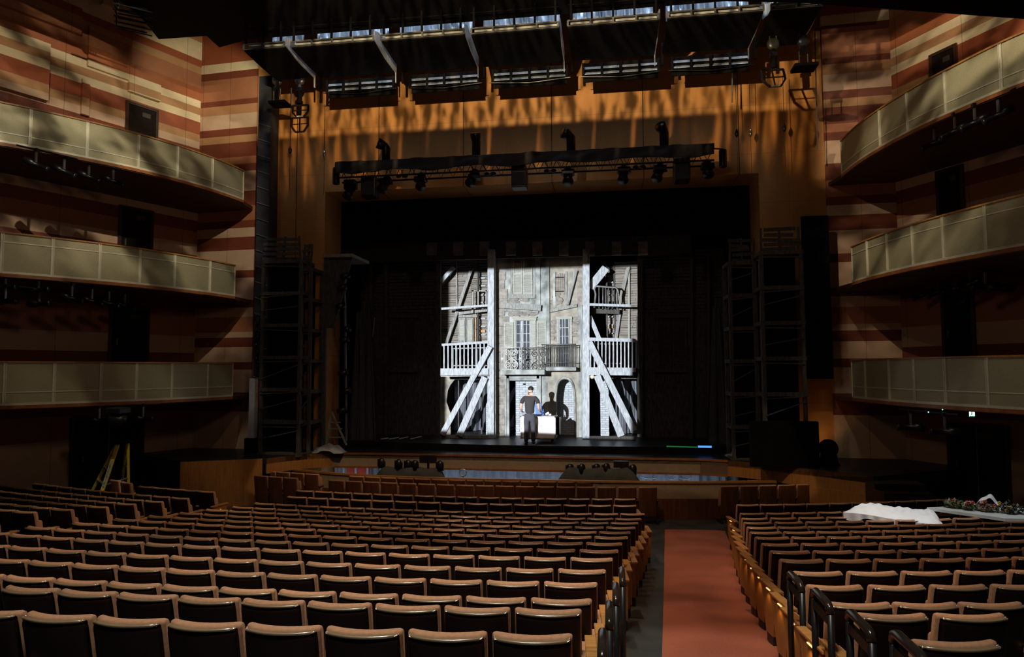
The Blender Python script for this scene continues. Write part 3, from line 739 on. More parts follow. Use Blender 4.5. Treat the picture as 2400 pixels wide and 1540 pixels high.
# built as columns so that no face is concave
mb.box((xc, HY, DZ), (xa0, HY+.25, zt)); mb.box((xa1, HY, DZ), (xr, HY+.25, zt))
for (x0, z0), (x1, z1) in zip(arch, arch[1:]):
    mb.add([(x0, HY, z0), (x1, HY, z1), (x1, HY, zt), (x0, HY, zt), (x0, HY+.25, z0), (x1, HY+.25, z1), (x1, HY+.25, zt), (x0, HY+.25, zt)], [(0, 1, 2, 3), (7, 6, 5, 4), (0, 4, 5, 1), (3, 2, 6, 7)])
mb.build('wall', PLAST2, house)
mb = MB(); mb.tube([(x, HY-.03, z) for x, z in [(xa0-.02, DZ)]+[(x+(x-xm)*.08, z+.05) for x, z in arch]+[(xa1+.02, DZ)]], .038, 6); mb.build('arch_moulding', PLAST, house, True)
MB().box((xa0-.3, HY+.75, DZ), (xa1+.3, HY+.85, zap+.4)).build('brick_infill', BRICKW, house)
mb = MB(); a = P(1209, 1020, HY+.35); mb.box((a.x, HY+.35, DZ), (xd1+.1, HY+.42, zd-.02)); mb.build('brick_door_leaf', BRICKW, house)
rect('handle', BLACK, house, 1226, 899, 1232, 902, HY+.31, .03)
# door frame mouldings
for (x0, y0, x1, y1, e) in ((1187, 880, 1193, 1029, .06), (1258, 880, 1264, 1029, .06), (1187, 880, 1264, 887, .06), (1183, 876, 1187, 1029, .1), (1264, 878, 1268, 1029, .1), (1183, 874, 1268, 880, .1)):
    rect('door_frame', PLAST, house, x0, y0, x1, y1, HY-e, e)
# quoins
R_ = random.Random(5); y = 636
mb = MB(); ys = []
while y < 1018:
    h = R_.uniform(17, 25)*1.0; w_ = R_.choice([22, 30, 27, 33]) if len(ys) % 2 else R_.choice([30, 22, 25])
    prect(mb, 1163, y, 1163+w_*.9, y+h-1.2, HY-.05, .05); ys.append(y); y += h
mb.build('quoins', STONE, house, bevel=.012)
mb = MB(); y = 600
while y < 720:
    h = R_.uniform(16, 26); prect(mb, 1353, y, 1366, y+h-1.5, HY-.03, .05); y += h
mb.build('quoins', STONE, house, bevel=.012)
# exposed rubble patches
for (cx_, cy_, rx_, ry_) in ((1228, 738, 30, 8), (1215, 704, 22, 5), (1300, 775, 9, 24), (1346, 765, 6, 22), (1310, 705, 14, 9), (1180, 770, 10, 18)):
    mb = MB(); 
    for k in range(16):
        x = cx_+R_.uniform(-1, 1)*rx_; y = cy_+R_.uniform(-1, 1)*ry_; c = P(x, y, HY-.005); r_ = R_.uniform(.05, .11); mb.ball(c, r_, 8, (1.3, .3, .8))
    mb.build('rubble_patch', STONE, house, True)
# pilaster strips
rect('pilaster', PLAST, house, 1254, 590, 1266, 720, HY-.05, .05); rect('pilaster', PLAST, house, 1280, 590, 1288, 876, HY-.09, .09); rect('pilaster', PLAST, house, 1296, 636, 1302, 722, HY-.04, .04)
rect('pilaster', PLAST, house, 1356, 715, 1366, 1025, HY-.08, .08); rect('pilaster', GREYW, house, 1325, 636, 1330, 716, HY-.05, .05)
# upper double shutters
fr = rect('window_frame', GREYW, house, 1196, 588, 1255, 594, HY-.09, .09); rect('window_sill', GREYW, house, 1195, 690, 1255, 699, HY-.12, .12)
rect('window_frame', GREYW, house, 1196, 592, 1202, 692, HY-.08, .08); rect('window_frame', GREYW, house, 1249, 592, 1254, 692, HY-.08, .08)
shutter(house, 1202, 594, 1224, 690, HY-.05); shutter(house, 1226, 594, 1248, 690, HY-.05)
# mid beam and floor line
beam('storey_beam', GREYW, house, 1181, 716, 1268, 722, HY-.12, .2, .14); beam('storey_beam', GREYW, house, 1181, 727, 1262, 731, HY-.06, .06, .1)
beam('storey_beam', GREYW, house, 1290, 729, 1352, 716, HY-.1, .1, .12)
beam('brace', GREYW, house, 1350, 634, 1329, 714, HY-.12, .12, .1)
# boarded window on the right face
mb = MB()
for k in range(5): prect(mb, 1301+k*4.6, 640+R_.uniform(-4, 4), 1305+k*4.6, 694+R_.uniform(-8, 6), HY-.04, .03)
mb.build('boarded_window', SLAT1, house)
for yy in (649, 682): rect('hinge', BLACK, house, 1302, yy, 1322, yy+2, HY-.06, .02)
# french window with side shutters
rect('window_frame', SHUT, house, 1203, 745, 1257, 751, HY-.1, .1); rect('window_frame', SHUT, house, 1201, 742, 1258, 745, HY-.14, .14)
rect('window_frame', SHUT, house, 1204, 750, 1209, 868, HY-.08, .08); rect('window_frame', SHUT, house, 1243, 750, 1256, 868, HY-.06, .06)
gl = rect('window_glass', GLASSD, house, 1208, 752, 1244, 868, HY-.012, .01)
mb = MB()
for x in (1210, 1219.5, 1226, 1234.5, 1242): prect(mb, x-.9, 752, x+.9, 868, HY-.05, .035)
for y in (761, 782, 802, 822, 842): prect(mb, 1210, y-.6, 1242, y+.6, HY-.045, .03)
prect(mb, 1221.5, 752, 1224.5, 868, HY-.06, .045); mb.build('glazing_bars', WP, house)
shutter(house, 1181, 755, 1203, 868, HY-.06); shutter(house, 1258, 752, 1280, 868, HY-.06)
rect('window_frame', SHUT, house, 1303, 742, 1341, 748, HY-.08, .08); rect('window_glass', GLASSD, house, 1311, 748, 1334, 862, HY-.012, .01)
for x in (1305, 1336): rect('window_frame', SHUT, house, x, 748, x+5, 862, HY-.06, .06)
mb = MB()
for x in (1311.5, 1318.5, 1324.5, 1333.5): prect(mb, x-.9, 748, x+.9, 862, HY-.04, .03)
for y in (768, 788, 808, 828): prect(mb, 1311, y-.6, 1334, y+.6, HY-.035, .03)
mb.build('glazing_bars', WP, house)
# ---- balconies of the house
def bal_slab(x0, x1, y0, y1, Y0, Y1, name='balcony_slab'):
    a = P(x0, y0, Y0); b = P(x1, y0, Y0); z = P((x0+x1)/2, y1, Y0).z; MB().box((a.x, Y0, z), (b.x, Y1, a.z)).build(name, PLAST, house)
bal_slab(1173, 1276, 867, 878, 21.75, HY); bal_slab(1276, 1350, 861, 869, 21.95, HY)
YB = 21.78
def scroll_panel(x0, y0, x1, y1, Y, m, nm):
    p = P(x0, y0, Y); q = P(x1, y1, Y); W = q.x-p.x; H = p.z-q.z; mb = MB(); z0 = q.z; x_ = p.x
    def S(u, v): return Vector((x_+u*W, Y, z0+v*H))
    for v in (0.01, .99): mb.bar(S(0, v), S(1, v), .03, .03)
    for u in (.0, .09, .5, .91, 1.0): mb.tube([S(u, 0), S(u, 1)], .011, 6)
    def spiral(cu, cv, r0, a0, d, turns=1.6):
        pts = []
        for i in range(26):
            t = i/25; a = a0+d*t*turns*2*PI; r = r0*(1-t*.8); pts.append(S(cu, cv)+Vector((r*math.cos(a), 0, r*math.sin(a))))
        mb.tube(pts, .012, 6)
    r0 = W*.17
    for cu, d in ((.33, 1), (.67, -1)):
        spiral(cu, .77, r0, PI/2, d); spiral(cu, .22, r0, -PI/2, -d)
        s = -1 if cu < .5 else 1
        mb.tube([S(cu-s*.0, .60), S(.5+s*.05, .5), S(cu+s*.14, .32), S(cu+s*.16, .2)], .012, 6)
    for u in (.045, .955):
        mb.ball(S(u, .5), .03, 8, (1, .6, 1.4)); mb.ball(S(u, .25), .02, 8); mb.ball(S(u, .75), .02, 8)
    return mb.build(nm, m, house, True)
scroll_panel(1175, 814, 1222, 867, YB, IRON, 'scroll_railing'); scroll_panel(1224, 814, 1275, 867, YB+.03, IRON2, 'scroll_railing')
mb = MB()
pbar(mb, 1269, 808, 1350, 807, 21.98, .035, .03); pbar(mb, 1272, 860, 1350, 860, 21.98, .03, .03); pbar(mb, 1272, 813, 1350, 812, 21.98, .02, .03); pbar(mb, 1272, 850, 1350, 849, 21.98, .02, .02)
for k in range(20): mb.tube([P(1272+k*4.05, 861, 21.98), P(1272+k*4.05, 807, 21.98)], .012, 6)
mb.build('bar_railing', IRON2, house, True)
# ---- side galleries
def gallery(side):
    L_ = side < 0
    lab = 'white timber gallery with shuttered wall and leaning braces, %s of the grey house' % ('left' if L_ else 'right')
    g = thing('scenic_gallery', (P(1090 if L_ else 1435, 1020, YF).x, YF, DZ), lab, 'stage set')
    if L_:
        beam('post', WP, g, 1151.5, 585, 1151, 1027, YF, .22, .2)
        rect('post_edge', GREYW, g, 1158.5, 590, 1161.5, 1027, YF+.05, .1)
        slat_wall(1032, 600, 1106, 803, 23.2, seed=3).build('slat_wall', SLAT1, g); slat_wall(1106, 600, 1119, 803, 23.2, .07, seed=4).build('slat_wall', SLAT1, g)
        slat_wall(1122, 600, 1144, 803, 23.5, .1, seed=9).build('slat_wall', SLAT1, g)
        for x in (1118, 1142): rect('wall_post', DKW, g, x, 590, x+3.2, 880, 23.1, .1)
        rect('corner_strip', ORNG, g, 1113, 735, 1116, 800, 23.12, .06)
        for y in (650, 668, 690, 707, 745, 764, 783): rect('cleat', WP, g, 1124, y, 1138, y+3, 23.42, .05)
        rect('board_patch', ORNG, g, 1121, 773, 1137, 779, 23.4, .05)
        beam('batten', GREYW, g, 1070, 610, 1071, 720, 23.12, .05, .05)
        beam('brace', GREYW, g, 1106, 628, 1046, 806, 22.9, .11, .08); beam('brace', WP, g, 1064, 626, 1034, 660, 22.6, .14, .1)
        # panelled shutters
        for x in (1074, 1093):
            r_ = rect('panelled_shutter', GREYW, g, x, 745, x+17, 803, 23.08, .05); rect('moulding', SHUT, r_, x+3, 750, x+14, 798, 23.05, .03)
        rect('lintel', GREYW, g, 1070, 738, 1118, 744, 23.02, .1); beam('lintel', GREYW, g, 1075, 735, 1142, 727, 22.9, .1, .1)
        # window frame near the post
        for a in ((1106, 680, 1109.5, 733), (1119, 680, 1122, 720), (1138, 680, 1141, 720), (1106, 680, 1145, 683), (1106, 715, 1145, 719)): rect('window_frame', GREYW, g, *a, 22.7, .07)
        beam('tie_beam', WP, g, 1035, 724, 1146, 716, YF-.02, .075, .1)
        beam('top_rail', WP, g, 1036, 808.5, 1146, 802, YF-.1, .08, .1); beam('gallery_beam', WP, g, 1034, 872, 1146, 871.5, YF-.08, .24, .2)
        beam('deck_edge', WP, g, 1034, 881, 1146, 880, YF-.12, .05, .12)
        for k in range(12):
            x = 1041+k*9.4; t = (x-1036)/110; beam('baluster', WP, g, x, 809-6*t, x, 864, YF-.1, .045, .05)
        mb = MB()
        for k in range(9): pbar(mb, 1062+k*9, 815, 1062+k*9, 862, 22.8, .03, .03)
        pbar(mb, 1060, 817, 1142, 815, 22.8, .04, .04); pbar(mb, 1060, 857, 1142, 857, 22.8, .04, .04); mb.build('rear_railing', GREYW, g)
        beam('brace', WP, g, 1149, 812, 1037, 1018, YF-.25, .18, .12); beam('brace', WP, g, 1137, 884, 1077, 1021, YF-.2, .22, .12)
        beam('sill_beam', GREYW, g, 1036, 1024, 1146, 1024, YF-.1, .12, .2)
        # lower wall with ragged hole
        a = P(1030, 950, 22.9); b = P(1056, 950, 22.9); t_ = P(1045, 881, 22.9).z; r0_ = P(1056, 935, 22.9).z
        pts = [(a.x-.6, DZ), (b.x, DZ), (b.x, r0_-.5), (b.x-.12, r0_-.1), (b.x-.05, r0_+.1), (b.x-.25, r0_+.22), (b.x-.1, r0_+.42), (b.x+.12, r0_+.55), (b.x+.3, t_), (a.x-.6, t_)]
        MB().prismY([(a.x-.6, DZ), (b.x, DZ), (b.x, r0_-.5), (b.x-.15, r0_-.1), (b.x-.1, r0_+.3), (b.x, r0_+.5), (b.x+.25, t_), (a.x-.6, t_)], 22.9, 22.98).build('ragged_wall', PLAST2, g)
        rect('header', DKW, g, 1056, 883, 1146, 889, 22.8, .12)
        for x in (1073, 1127): rect('stud', DKW, g, x, 889, x+3, 1024, 23.3, .08)
        rect('brick_strip', BRICKW, g, 1139, 930, 1147, 1020, 22.7, .1)
        a = P(1050, 950, 24.4).x; b = P(1146, 950, 24.4).x; zt_ = P(1100, 886, 24.4).z
        def cf(u, v): return Vector((a+(b-a)*u, 24.4+.12*math.sin(u*26)+.05*math.sin(u*61), DZ+.02+(zt_-DZ)*v))
        MB().grid(cf, 90, 1).build('torn_drape', GDRAPE, g)
    else:
        beam('post', WP, g, 1374, 585, 1373.5, 1027, YF, .22, .2); rect('post_edge', GREYW, g, 1362, 720, 1366.5, 1027, YF+.05, .1)
        slat_wall(1441, 615, 1500, 803, 23.0, seed=13).build('slat_wall', SLAT1, g); slat_wall(1420, 628, 1441, 803, 23.5, .08, seed=14, gap=.1).build('slat_wall', SLAT1, g)
        for x in (1421, 1439): rect('wall_post', DKW, g, x, 620, x+3.4, 880, 22.95, .1)
        for y in (660, 690, 720, 741, 760, 780): rect('cleat', WP, g, 1425, y, 1437, y+3, 23.4, .05)
        rect('board_patch', ORNG, g, 1425, 763, 1437, 769, 23.4, .05)
        beam('batten', SHUT, g, 1474, 625, 1474, 803, 22.93, .06, .05); beam('brace', GREYW, g, 1472, 628, 1446, 735, 22.88, .12, .06)
        beam('brace', GREYW, g, 1454, 722, 1443, 800, 22.9, .1, .06)
        beam('brace', WP, g, 1383, 674, 1420, 628, YF+.3, .27, .12); beam('brace', WP, g, 1382, 741, 1405, 796, YF+.2, .14, .1)
        beam('stub', WP, g, 1410, 642, 1410, 662, 22.6, .07, .05)
        beam('tie_beam', WP, g, 1381, 714, 1481, 717, YF-.02, .085, .1); beam('lintel', DKW, g, 1384, 729, 1452, 731, 22.7, .16, .12)
        # iron bed-end
        h = MB(); h.tube([P(1393, 722, 22.2), P(1396, 690, 22.2), P(1393, 678, 22.2), P(1397, 671, 22.2), P(1443, 674, 22.2), P(1448, 680, 22.2), P(1445, 692, 22.2), P(1447, 724, 22.2)], .035, 8)
        for x in (1404, 1413, 1419, 1426, 1435): h.tube([P(x, 673, 22.2), P(x, 724, 22.2)], .022, 6)
        h.build('iron_bed_end', IRON2, g, True)
        beam('top_rail', WP, g, 1381, 795, 1490, 798, YF-.1, .11, .1); beam('gallery_beam', WP, g, 1381, 866, 1490, 867, YF-.08, .14, .2)
        beam('deck_edge', WP, g, 1381, 875, 1482, 876, YF-.12, .11, .14)
        for k in range(13):
            x = 1384+k*8.9; beam('baluster', WP, g, x, 797, x, 862, YF-.1, .04, .05)
        mb = MB()
        for k in range(8): pbar(mb, 1394+k*9, 805, 1394+k*9, 862, 22.9, .03, .03)
        pbar(mb, 1392, 806, 1460, 806, 22.9, .04, .04); pbar(mb, 1392, 852, 1460, 852, 22.9, .04, .04); mb.build('rear_railing', GREYW, g)
        beam('brace', WP, g, 1381, 802, 1486, 1010, YF-.28, .2, .12); beam('brace', WP, g, 1399, 880, 1456, 1022, YF-.2, .22, .12)
        beam('sill_beam', DKW, g, 1381, 1026, 1490, 1026, YF-.1, .1, .2)
        rect('brick_strip', BRICKW, g, 1407, 880, 1427, 1022, 23.0, .12); rect('header', DKW, g, 1430, 883, 1492, 888, 22.9, .1)
        a = P(1428, 950, 23.9).x; b = P(1500, 950, 23.9).x; zt_ = P(1460, 886, 23.9).z
        def cf(u, v): return Vector((a+(b-a)*u, 23.9+.12*math.sin(u*21)+.05*math.sin(u*47), DZ+.02+(zt_-DZ)*v))
        MB().grid(cf, 70, 1).build('torn_drape', GDRAPE, g)
        o = MB().ball(P(1388, 883, 21.9), .075, 10).build('globe_lamp', mat('cream_glass', (.7, .66, .45), .3), g, True)
    return g
gallery(-1); gallery(1)
# ---- dark house walls and hanging gauze either side
def wing(side):
    L_ = side < 0
    x0, x1 = (846, 1032) if L_ else (1494, 1700)
    w_ = thing('scenic_wing', (P((x0+x1)/2, 1000, 22.8).x, 22.8, DZ), 'unlit dark scenic house wall %s of the lit gallery' % ('left' if L_ else 'right'), 'stage set')
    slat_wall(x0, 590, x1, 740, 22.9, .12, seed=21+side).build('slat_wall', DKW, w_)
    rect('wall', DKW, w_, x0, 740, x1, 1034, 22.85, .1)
    a, b = (914, 974) if L_ else (1540, 1610)
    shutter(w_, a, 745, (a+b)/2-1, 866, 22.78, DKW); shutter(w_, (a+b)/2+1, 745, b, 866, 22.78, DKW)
    rect('window_frame', DKW, w_, a-5, 738, b+5, 745, 22.72, .1); rect('window_frame', DKW, w_, a-5, 866, b+5, 872, 22.72, .1)
    beam('post', DKW, w_, 1028 if L_ else 1500, 590, 1028 if L_ else 1500, 1034, 22.5, .16, .14)
    for x in ((870, 905) if L_ else (1620, 1660)): beam('post', DKW, w_, x, 600, x, 1034, 22.6, .1, .1)
    # hanging rags
    R2 = random.Random(8+side); mb = MB()
    for k in range(5):
        x = R2.uniform(840, 890) if L_ else R2.uniform(1655, 1705); y = R2.uniform(700, 760); p = P(x, y, 21.2+R2.uniform(-.3, .3)); q = P(x-12, 1034, 21.2)
        def cf(u, v, p=p, R_=k): return Vector((p.x+(u-.5)*(.25+.5*(1-v)), p.y+.06*math.sin(u*14+R_), DZ+(p.z-DZ)*v))
        mb.grid(cf, 10, 8)
    mb.build('hanging_rag', mat('dim_gauze', (.05, .055, .065), .9), w_)
    for k in range(3):
        a_ = P(868, 770+k*8, 21.5) if L_ else P(1672, 800, 21.4); b_ = P(878, 745, 21.4) if L_ else P(1712+k*12, 862+k*8, 21.3)
        MB().tube([a_.lerp(b_, i/8)-Vector((0, 0, .35*math.sin(PI*i/8))) for i in range(9)], .015, 5).build('rope', GREYW, w_, True)
    return w_
wing(-1); wing(1)
tag(prect(MB(), 765, 462, 1785, 560, 21.3, .03).build('border_curtain', DRAPE), 'black border curtain across the top of the stage opening', 'curtain')
hd = thing('scenic_header', (P(1230, 590, 22.2).x, 22.2, P(1230, 590, 22.2).z), 'dim grey frieze of broken plaster above the stage set', 'stage set')
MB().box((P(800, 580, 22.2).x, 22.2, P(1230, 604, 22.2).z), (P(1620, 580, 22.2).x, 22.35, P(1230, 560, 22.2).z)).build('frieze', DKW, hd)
for k in range(9): rect('bracket', PLAST2, hd, 1000+k*62, 566, 1022+k*62, 598, 22.1, .1)
tag(MB().box((-11, 26.5, 1.3), (7, 26.6, 11)).build('backcloth', DRAPE), 'black backcloth closing the rear of the stage', 'curtain')
# ---- scaffold towers at the sides of the opening
def tower(x0, x1, ytop, ybase, Y, lab, seed, spire=False, body=True):
    R2 = random.Random(seed); t = thing('scenic_tower', (P((x0+x1)/2, ybase, Y).x, Y, 1.305), lab, 'stage set', 'dark timber towers flanking the stage')
    zb = 1.305; a = P(x0, (ytop+ybase)/2, Y).x; b = P(x1, (ytop+ybase)/2, Y).x; zt = P((x0+x1)/2, ytop, Y).z; D = .8
    for (x, y) in ((a, Y), (b, Y), (a, Y+D), (b, Y+D)): MB().bar((x, y, zb), (x, y, zt), .09, .09).build('post', DKW, t)
    n = 6
    for k in range(n+1):
        z = zb+(zt-zb)*k/n
        MB().box((a-.06, Y-.06, z-.07), (b+.06, Y+D, z+.03)).build('platform', DKW, t)
    for k in range(n):
        z0 = zb+(zt-zb)*k/n; h = (zt-zb)/n
        if R2.random() < .7: MB().bar((a, Y-.07, z0+h*R2.uniform(.3, .5)), (b, Y-.07, z0+h*R2.uniform(.5, .8)), .03, .025).build('loose_batten', DKW, t)
        MB().bar((a, Y-.07, z0+h*.85), (b, Y-.07, z0+h*R2.uniform(.8, .95)), .03, .025).build('loose_batten', DKW, t)
    if body: MB().box((a+.05, Y+.35, zb), (b-.05, Y+.42, zt-.1)).build('back_panel', DRAPE, t)
    # broken crate on top
    mb = MB(); zz = zt
    h = P((x0+x1)/2, ytop-58, Y).z-zt
    for k in range(5): mb.bar((a+R2.uniform(-.05, .1), Y, zz+h*(k+.5)/5), (b-R2.uniform(-.05, .2), Y+R2.uniform(-.1, .1), zz+h*(k+.5)/5+R2.uniform(-.05, .05)), .09, .03)
    for x in (a+.02, (a+b)/2, b-.04): mb.bar((x, Y+.05, zz), (x+R2.uniform(-.08, .08), Y+.05, zz+h), .05, .05)
    mb.build('broken_crate', DKW, t)
    return t
tower(614, 702, 612, 1060, 18.6, 'tall dark scaffold tower, outermost on the left of the stage', 1)
tower(705, 726, 630, 1057, 18.9, 'narrow dark timber tower with louvred side, left of the stage opening', 2)
tower(1715, 1778, 615, 1075, 18.9, 'dark open scaffold tower at the right edge of the stage opening', 3)
tower(1790, 1884, 590, 1090, 17.9, 'tall dark scaffold tower, outermost on the right of the stage', 4)
t = thing('lighting_tower', (P(790, 1040, 19.5).x, 19.5, 1.305), 'dark funnel-shaped lighting tower with side lamps, left of the set', 'stage set')
mb = MB(); a = P(757, 800, 19.5).x; b = P(824, 604, 19.5).x; c = P(782, 760, 19.5).x; zt = P(790, 604, 19.5).z
MB().prismY([(a, 1.305), (a+.08, 1.305), (a+.08, zt), (a, zt)], 19.5, 19.6).build('post', DKW, t)
MB().prismY([(a+.08, zt-2.2), (c, zt-2.2), (b, zt), (a+.08, zt)], 19.52, 19.6).build('flared_panel', DKW, t)
MB().box((a, 19.4, zt), (b+.05, 20.9, zt+.1)).build('shelf', GREYW, t)
for i, (x, y) in enumerate([(820, 645), (812, 672), (808, 716), (822, 770), (818, 795), (815, 872), (822, 915), (812, 960)]):
    p = P(x, y, 19.4); q = p+Vector((-.25, -.15, -.05)); l_ = MB().tube([p, p.lerp(q, .5), q], .09, 10, rs=[.11, .09, .06]); l_.build('side_lamp', BLK2, t, True)
MB().bar(P(808, 640, 19.45), P(812, 1035, 19.45), .05, .05).build('lamp_pole', STEEL, t)
# step ladder, rag pile, broom on the stage
t = thing('wooden_steps', (P(800, 1040, 19.6).x, 20.7, 1.305), 'dark folding steps standing at the left edge of the set', 'ladder')
for (x0, y0, x1, y1) in ((777, 965, 812, 1043), (775, 975, 764, 1045)): beam('leg', GREYW, t, x0, y0, x1, y1, 19.45, .05, .05)
for y in (1025, 1005, 990): beam('rung', GREYW, t, 770, y, 798+ (y-990)*.25, y, 19.46, .03, .05)
def heap(px, py, Y, w_, h_, m, name, lab, cat, seed):
    p = P(px, py, Y); R2 = random.Random(seed); ph = [R2.uniform(0, 6) for _ in range(6)]
    def f(u, v):
        x = (u-.5)*2; y = (v-.5)*2; r_ = max(0, 1-x*x-y*y*.8); return Vector((p.x+x*w_/2, Y+y*.3, (1.305 if Y < 19.9 else 1.505)+h_*r_**.6*(.75+.25*math.sin(7*x+ph[0])*math.cos(5*y+ph[1]))))
    return tag(MB().grid(f, 24, 12).build(name, m, smooth=True), lab, cat)
heap(772, 1048, 19.25, 1.0, .28, WHITECLOTH if 0 else mat('grey_cloth', (.3, .31, .33), .9), 'cloth_heap', 'pale grey cloth heap on the floor at the left edge of the stage', 'cloth', 4)
heap(1722, 1066, 19.7, .5, .14, mat('grey_cloth', (.3, .31, .33), .9), 'cloth_heap', 'small grey cloth heap at the right edge of the stage', 'cloth', 6)
# debris along the deck, green and blue glow strips
for i, (x, w_, lab) in enumerate(((893, .22, 'leftmost'), (912, .3, 'second'), (935, .28, 'third'), (962, .35, 'rightmost'))):
    p = PZ(x, 1031, 1.5); tag(MB().bar((p.x, p.y, 1.53), (p.x+w_, p.y+.1, 1.55+.02*i), .05, .03, (0, 0, 1)).build('wood_scrap', WP), 'pale wood scrap on the dark deck, %s of the four at left' % lab, 'scrap')
a = PZ(1562, 1047, 1.52); b = PZ(1634, 1049, 1.52)
tag(MB().bar((a.x, a.y, 1.53), (b.x, b.y, 1.53), .03, .03).build('light_strip', mat('green_glow', (0, .2, .05), emit=((.05, .5, .12), .25))), 'thin green glowing strip lying on the deck at right', 'light')
a = PZ(1636, 1048.5, 1.52); b = PZ(1668, 1049, 1.52)
tag(MB().bar((a.x, a.y, 1.54), (b.x, b.y, 1.54), .05, .05).build('light_strip', mat('blue_glow', (0, .1, .4), emit=((.08, .3, 1), 1.4))), 'short bright blue glowing strip on the deck at right', 'light')
# ---- worker and road case
CYL = 20.95
cs = thing('road_case', (P(1263, 1030, 20.9).x, 20.9, 1.505), 'large white road case with metal edges standing behind the man', 'case')
x0 = P(1220, 1000, 20.5).x; x1 = P(1302, 1000, 20.5).x; z0 = P(1260, 1030, 20.5).z+.02; z1 = P(1260, 976, 20.5).z
CW_ = mat('white_case_panel', (.93, .94, .96), .35, noise=.04)
MB().box((x0+.03, 20.5, z0+.03), (x1-.03, 21.35, z1-.02)).build('body', CW_, cs)
mb = MB()
for x in (x0, x1-.035):
    mb.box((x, 20.485, z0), (x+.035, 20.52, z1)); mb.box((x, 21.33, z0), (x+.035, 21.365, z1))
for z in (z0, z1-.035):
    mb.box((x0, 20.485, z), (x1, 20.52, z+.035)); mb.box((x0, 20.485, z), (x0+.035, 21.365, z+.035)); mb.box((x1-.035, 20.485, z), (x1, 21.365, z+.035))
mb.build('metal_edge', mat('alu_edge', (.6, .62, .65), .3, .8), cs)
rect('label', mat('grey_label', (.4, .4, .45), .6), cs, 1263, 996, 1271, 1001, 20.495, .006)
MB().box((x1+.002, 20.85, z0+.1), (x1+.12, 21.3, z1-.05)).build('side_rail', BLK2, cs)
for x in (x0+.12, x1-.12):
    for y in (20.85, 21.25): MB().lathe((x-.02, y, 1.505+.05), [(.05, -.02), (.05, .02)], 12, (1, 0, 0)).build('castor', BLACK, cs, True)
MB().box((x0+.08, 20.8, 1.6), (x1-.08, 21.3, z0+.03)).build('castor_plate', BLACK, cs)
tz = z1+.002
lp = thing('laptop', (P(1245, 975, 21.1).x, 21.1, tz), 'open laptop on the white case, half hidden by the man', 'laptop')
LB = mat('screen_blue', (.1, .2, .5), emit=((.35, .55, 1), .8))
xA = P(1229, 960, 21.1).x; xB = P(1268, 960, 21.1).x
MB().box((xA, 20.95, tz), (xB, 21.25, tz+.02)).build('keyboard_base', BLK2, lp); MB().box((xA, 21.26, tz+.02), (xB, 21.28, tz+.36)).build('screen', LB, lp); MB().box((xA-.01, 21.28, tz+.01), (xB+.01, 21.3, tz+.37)).build('screen_back', BLK2, lp)
def small(name, px, mb, m, lab, cat, sm=True): tag(mb.build(name, m, smooth=sm), lab, cat)
p = P(1273, 970, 20.95); small('water_bottle', 0, MB().lathe((p.x, 20.95, tz), [(.03, 0), (.033, .02), (.033, .13), (.015, .17), (.015, .2)], 12), mat('blue_plastic', (.06, .16, .6), .2), 'blue bottle standing on the white case, right of the laptop', 'bottle')
p = P(1281, 970, 20.9); small('paper_cup', 0, MB().lathe((p.x-.03, 20.9, tz+.035), [(.03, 0), (.04, .12)], 12, (1, 0, .5)), WHITECLOTH, 'white cup tipped over on the white case beside the blue bottle', 'cup')
p = P(1289, 970, 20.9); small('tape_roll', 0, MB().lathe((p.x, 20.9, tz), [(.045, 0), (.045, .05), (.03, .05), (.03, 0)], 14), WHITECLOTH, 'small white tape roll at the right end of the case top', 'tape')
# man seen from behind
px_ = -2.38; py_ = 20.25; zb = 1.505
man = thing('person', (px_, py_, zb), 'person seen from behind in black T-shirt and dark trousers, leaning over the case', 'person')
SKIN = mat('skin', (.62, .40, .30), .6, noise=.03); SHIRT = mat('black_tshirt', (.035, .03, .033), .85, noise=.1); PANTS = mat('dark_trousers', (.05, .05, .065), .85, noise=.15); HAIR = mat('dark_hair', (.015, .014, .014), .5); SHOE = mat('black_shoe', (.008, .008, .008), .4)
def skin(name, nodes, edges, m, parent, sub=2):
    me = bpy.data.meshes.new(name); me.from_pydata([n[0] for n in nodes], edges, []); me.update(); me.materials.append(m)
    o = bpy.data.objects.new(name, me); COL.objects.link(o); o.parent = parent
    o.modifiers.new('skin', 'SKIN').use_smooth_shade = True
    if not me.skin_vertices: 
        bpy.context.view_layer.update()
    sv = me.skin_vertices[0].data
    for i, n in enumerate(nodes): sv[i].radius = (n[1], n[2] if len(n) > 2 else n[1]); sv[i].use_root = (i == 0)
    s = o.modifiers.new('sub', 'SUBSURF'); s.levels = sub; s.render_levels = sub
    return o
